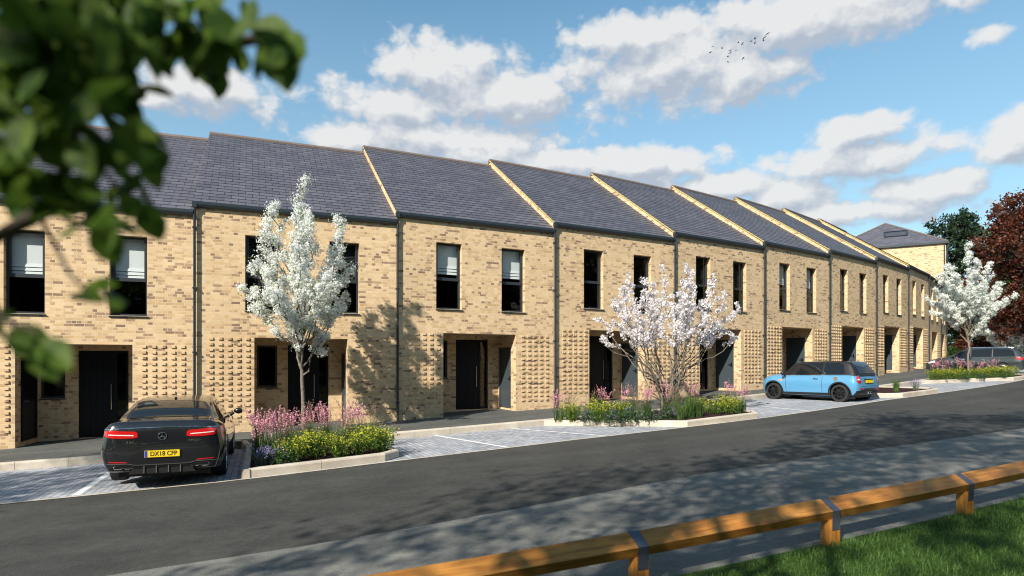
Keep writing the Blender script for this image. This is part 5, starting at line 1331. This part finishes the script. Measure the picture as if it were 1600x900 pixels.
def near_leaves(C, L, hang=.5):
    """real folded leaf blades: 6 faces each"""
    V = []
    for c, l in zip(C, L):
        t = rng.normal(size=3); t[2] -= hang*1.6; t /= np.linalg.norm(t); s = np.cross(t, rng.normal(size=3)); s /= np.linalg.norm(s); u = np.cross(s, t); f = rng.uniform(.1,.35)
        st = [(0,0),(.18,.26),(.45,.36),(.75,.24),(1,0)]
        ctr = [c+t*l*a-u*l*.12*a*a for a, w in st]; 
        for k in range(4):
            for sg in (1,-1):
                e0 = ctr[k]+s*sg*l*st[k][1]+u*l*st[k][1]*f; e1 = ctr[k+1]+s*sg*l*st[k+1][1]+u*l*st[k+1][1]*f
                V += [ctr[k], ctr[k+1], e1, e0] if sg > 0 else [ctr[k], e0, e1, ctr[k+1]]
    return V
def near_tree():
    """the tree the photographer stands under: trunk behind, one low branch hanging into the view"""
    global rng
    rng = np.random.default_rng(77)
    bx, by = -4.2, -2.2
    cl = [(-2.6,-1.9,5.2,1.1),(-1.2,1.6,6.9,2.0),(0.6,3.0,7.4,1.9),(2.4,4.2,8.2,2.0),(4.2,5.0,9.2,2.0),(-2.4,.3,6.0,1.8),(0.5,0.2,8.4,2.2),(3.2,2.0,10.2,2.2),(5.6,3.5,10.8,2.1),(-4.6,-1.6,8.5,2.6),(-3,-3,10,2.6),(0,-2,11,2.6),(-6.5,-3,7.5,2.2)]  # first clump is added out of view to shade the low branch
    rel = [(x-bx, y-by, z-(CZ-1.9), r) for x, y, z, r in cl]
    root = leafy_tree('overhanging_tree', (bx, by, CZ-1.95), 9.5, 5, 3.0, 'broadleaf tree overhanging the top left corner with blurred green leaves', 'near_leaf', 'bark_dark', 78, 0, 210, (.07,.12), clumps=rel, trunk_r=.22)
    rng = np.random.default_rng(79)
    # low branch: (x, y, z relative to the eye)
    def W(px, py, d): return np.array([(px-800)/973.985*d, d, (570.2-py)/973.985*d])
    mb = MB(); C = []; L = []
    o = np.array([bx, by, CZ-1.95])
    def br(pts, r0, r1):
        P = [np.array(p) for p in pts]; mb.tube([tuple(p+[0,0,CZ]-o) for p in P], list(np.linspace(r0, r1, len(P))), 6); return P
    st = np.array([bx*.9, by*.9, 1.9])
    br([st, (-2.6,-.6,1.4), (-1.5,.5,.75), W(-60,400,.95), W(60,335,.95), W(130,300,.97)], .035, .006)
    br([st, (-2.2,-.5,1.6), (-1.3,.5,1.0), W(-40,60,.95), W(150,60,.98), W(300,75,1.0), W(400,62,1.02), W(455,90,1.03)], .035, .004)
    br([W(-40,60,.95), W(70,130,.92), W(130,230,.92), W(190,300,.94)], .008, .003)
    br([(-1.5,.5,.75), W(-120,480,.85), W(-20,490,.85), W(60,520,.84)], .008, .003)
    br([W(60,335,.95), W(110,430,.93), W(140,460,.93)], .004, .002)
    def cluster(px, py, d, sx, sy, n, l=(.05,.078)):
        for i in range(n):
            C.append(W(px+rng.normal()*sx, py+rng.normal()*sy, d+rng.normal()*.05)+np.array([0,0,CZ])-o); L.append(rng.uniform(*l))
    for a in [(60,20,.95,75,42,80),(180,25,1.0,70,38,60),(60,90,.97,70,30,36),(300,35,1.02,60,28,24),(400,45,1.03,45,22,14),(40,110,.93,55,40,34),(130,130,.95,50,40,30),(20,210,.93,28,30,12),(120,210,.93,28,30,11),(200,150,1.0,20,30,7),
              (215,215,.97,18,30,6),(90,310,.94,30,25,10),(160,320,.95,45,28,14),(205,280,.97,20,25,6),(30,265,.92,26,20,7),(440,75,1.03,18,14,6),(350,95,1.02,14,18,4),(140,455,1.0,18,10,4),(15,505,.9,22,14,3),(62,545,.9,12,12,2),(-5,430,.9,12,40,3),(110,260,.94,50,30,8)]: cluster(*a)
    mb.build('branch', MAT['bark_dark'], root, smooth=60)
    np_mesh('leaves', np.array(near_leaves(C, L)), [MAT['near_leaf']], None, root)
near_tree()
leafy_tree('roadside_tree', (-15.5,1.0,CZ-2.2), 9.5, 3.2, 3.2, 'roadside tree left of the view, known by its shadow on the bays', 'tree_leaf', 'bark_dark', 81, 30, 260, (.07,.12), trunk_r=.15)
belt = None
for i in range(12):
    x, y = -62+11.5*i+U(-2,2), -40+U(-4,4)
    if i == 0: belt = t_ = leafy_tree('broadleaf_tree', (x, y, CZ-1.8), 21, 8.0, 1.5, 'tall broadleaf tree of the belt behind the viewpoint, seen only in reflections', 'tree_leaf', 'bark_dark', 90, 60, 420, (.28,.5), trunk_r=.35, group='trees behind the viewpoint')
    else: t_ = copy_tree(belt)
    t_.location = (x, y, CZ-1.8); t_.rotation_euler = (0,0,i*1.3); t_.scale = (1,1,U(.9,1.08))
for i in range(9):  # more unseen trees, added right of the view to darken window reflections
    a = math.radians(-58+11*i); R_ = 66+U(-5,5); t_ = copy_tree(belt); t_.location = (R_*math.cos(a)+6, R_*math.sin(a), CZ-1.8); t_.rotation_euler = (0,0,i*.9); t_.scale = (1,1,U(.85,1.0))
def birds():
    Z = [(1278,165),(1216,241),(1195,300),(1027,258),(1024,354),(943,321),(770,372),(688,347),(180,418),(368,459),(525,511),(528,553),(638,507),(790,655),(483,620),(481,735),(124,543)]
    protos = []
    for v, fl in enumerate((.25,-.1,.5)):
        mb = MB(); mb.tube([(-.15,0,0),(-.09,0,.02),(0,0,.025),(.09,0,.02),(.13,0,.025),(.16,0,.02)], [.006,.03,.042,.032,.024,.004], 6)
        for sg in (1,-1):
            a, b, c = [(.07,sg*.02,.03),(-.05,sg*.02,.03)], [(.09,sg*.16,.03+.16*fl),(-.03,sg*.15,.03+.15*fl)], [(.0,sg*.34,.03+.20*fl),(-.06,sg*.30,.03+.19*fl)]
            for p, q in ((a,b),(b,c)):
                for dz, fp in ((0,1),(-.008,-1)):
                    f = [p[0],q[0],q[1],p[1]]; f = [(x,y,z+dz) for x,y,z in f]; mb.quad(f if fp*sg > 0 else f[::-1])
        mb.quad([(-.14,-.012,.005),(-.14,.012,.005),(-.22,.035,.005),(-.22,-.035,.005)])
        protos.append(mb.build('bird', MAT['bird'], smooth=60))
    Z = sorted(Z); used = [False]*3
    for i, (zx, zy) in enumerate(Z):
        px, py = 1100+zx/12.85, 40+zy/12.85; d = 88+6*math.sin(i*2.3); v = i % 3
        o = protos[v] if not used[v] else protos[v].copy()
        if used[v]: COL.objects.link(o)
        used[v] = True; o.location = ((px-800)/973.985*d, d, CZ+(570.2-py)/973.985*d); o.rotation_euler = (random.uniform(-.4,.4), random.uniform(-.3,.3), PI+random.uniform(-.6,.6))
        tag(o, f'small dark bird in flight against the clouds, {["first","second","third","fourth","fifth","sixth","seventh","eighth","ninth","tenth","eleventh","twelfth","thirteenth","fourteenth","fifteenth","sixteenth","seventeenth"][i]} from left', 'bird', 'flock of birds in the sky')
mat('bird', (0.02,0.02,0.022), 0.8)
birds()
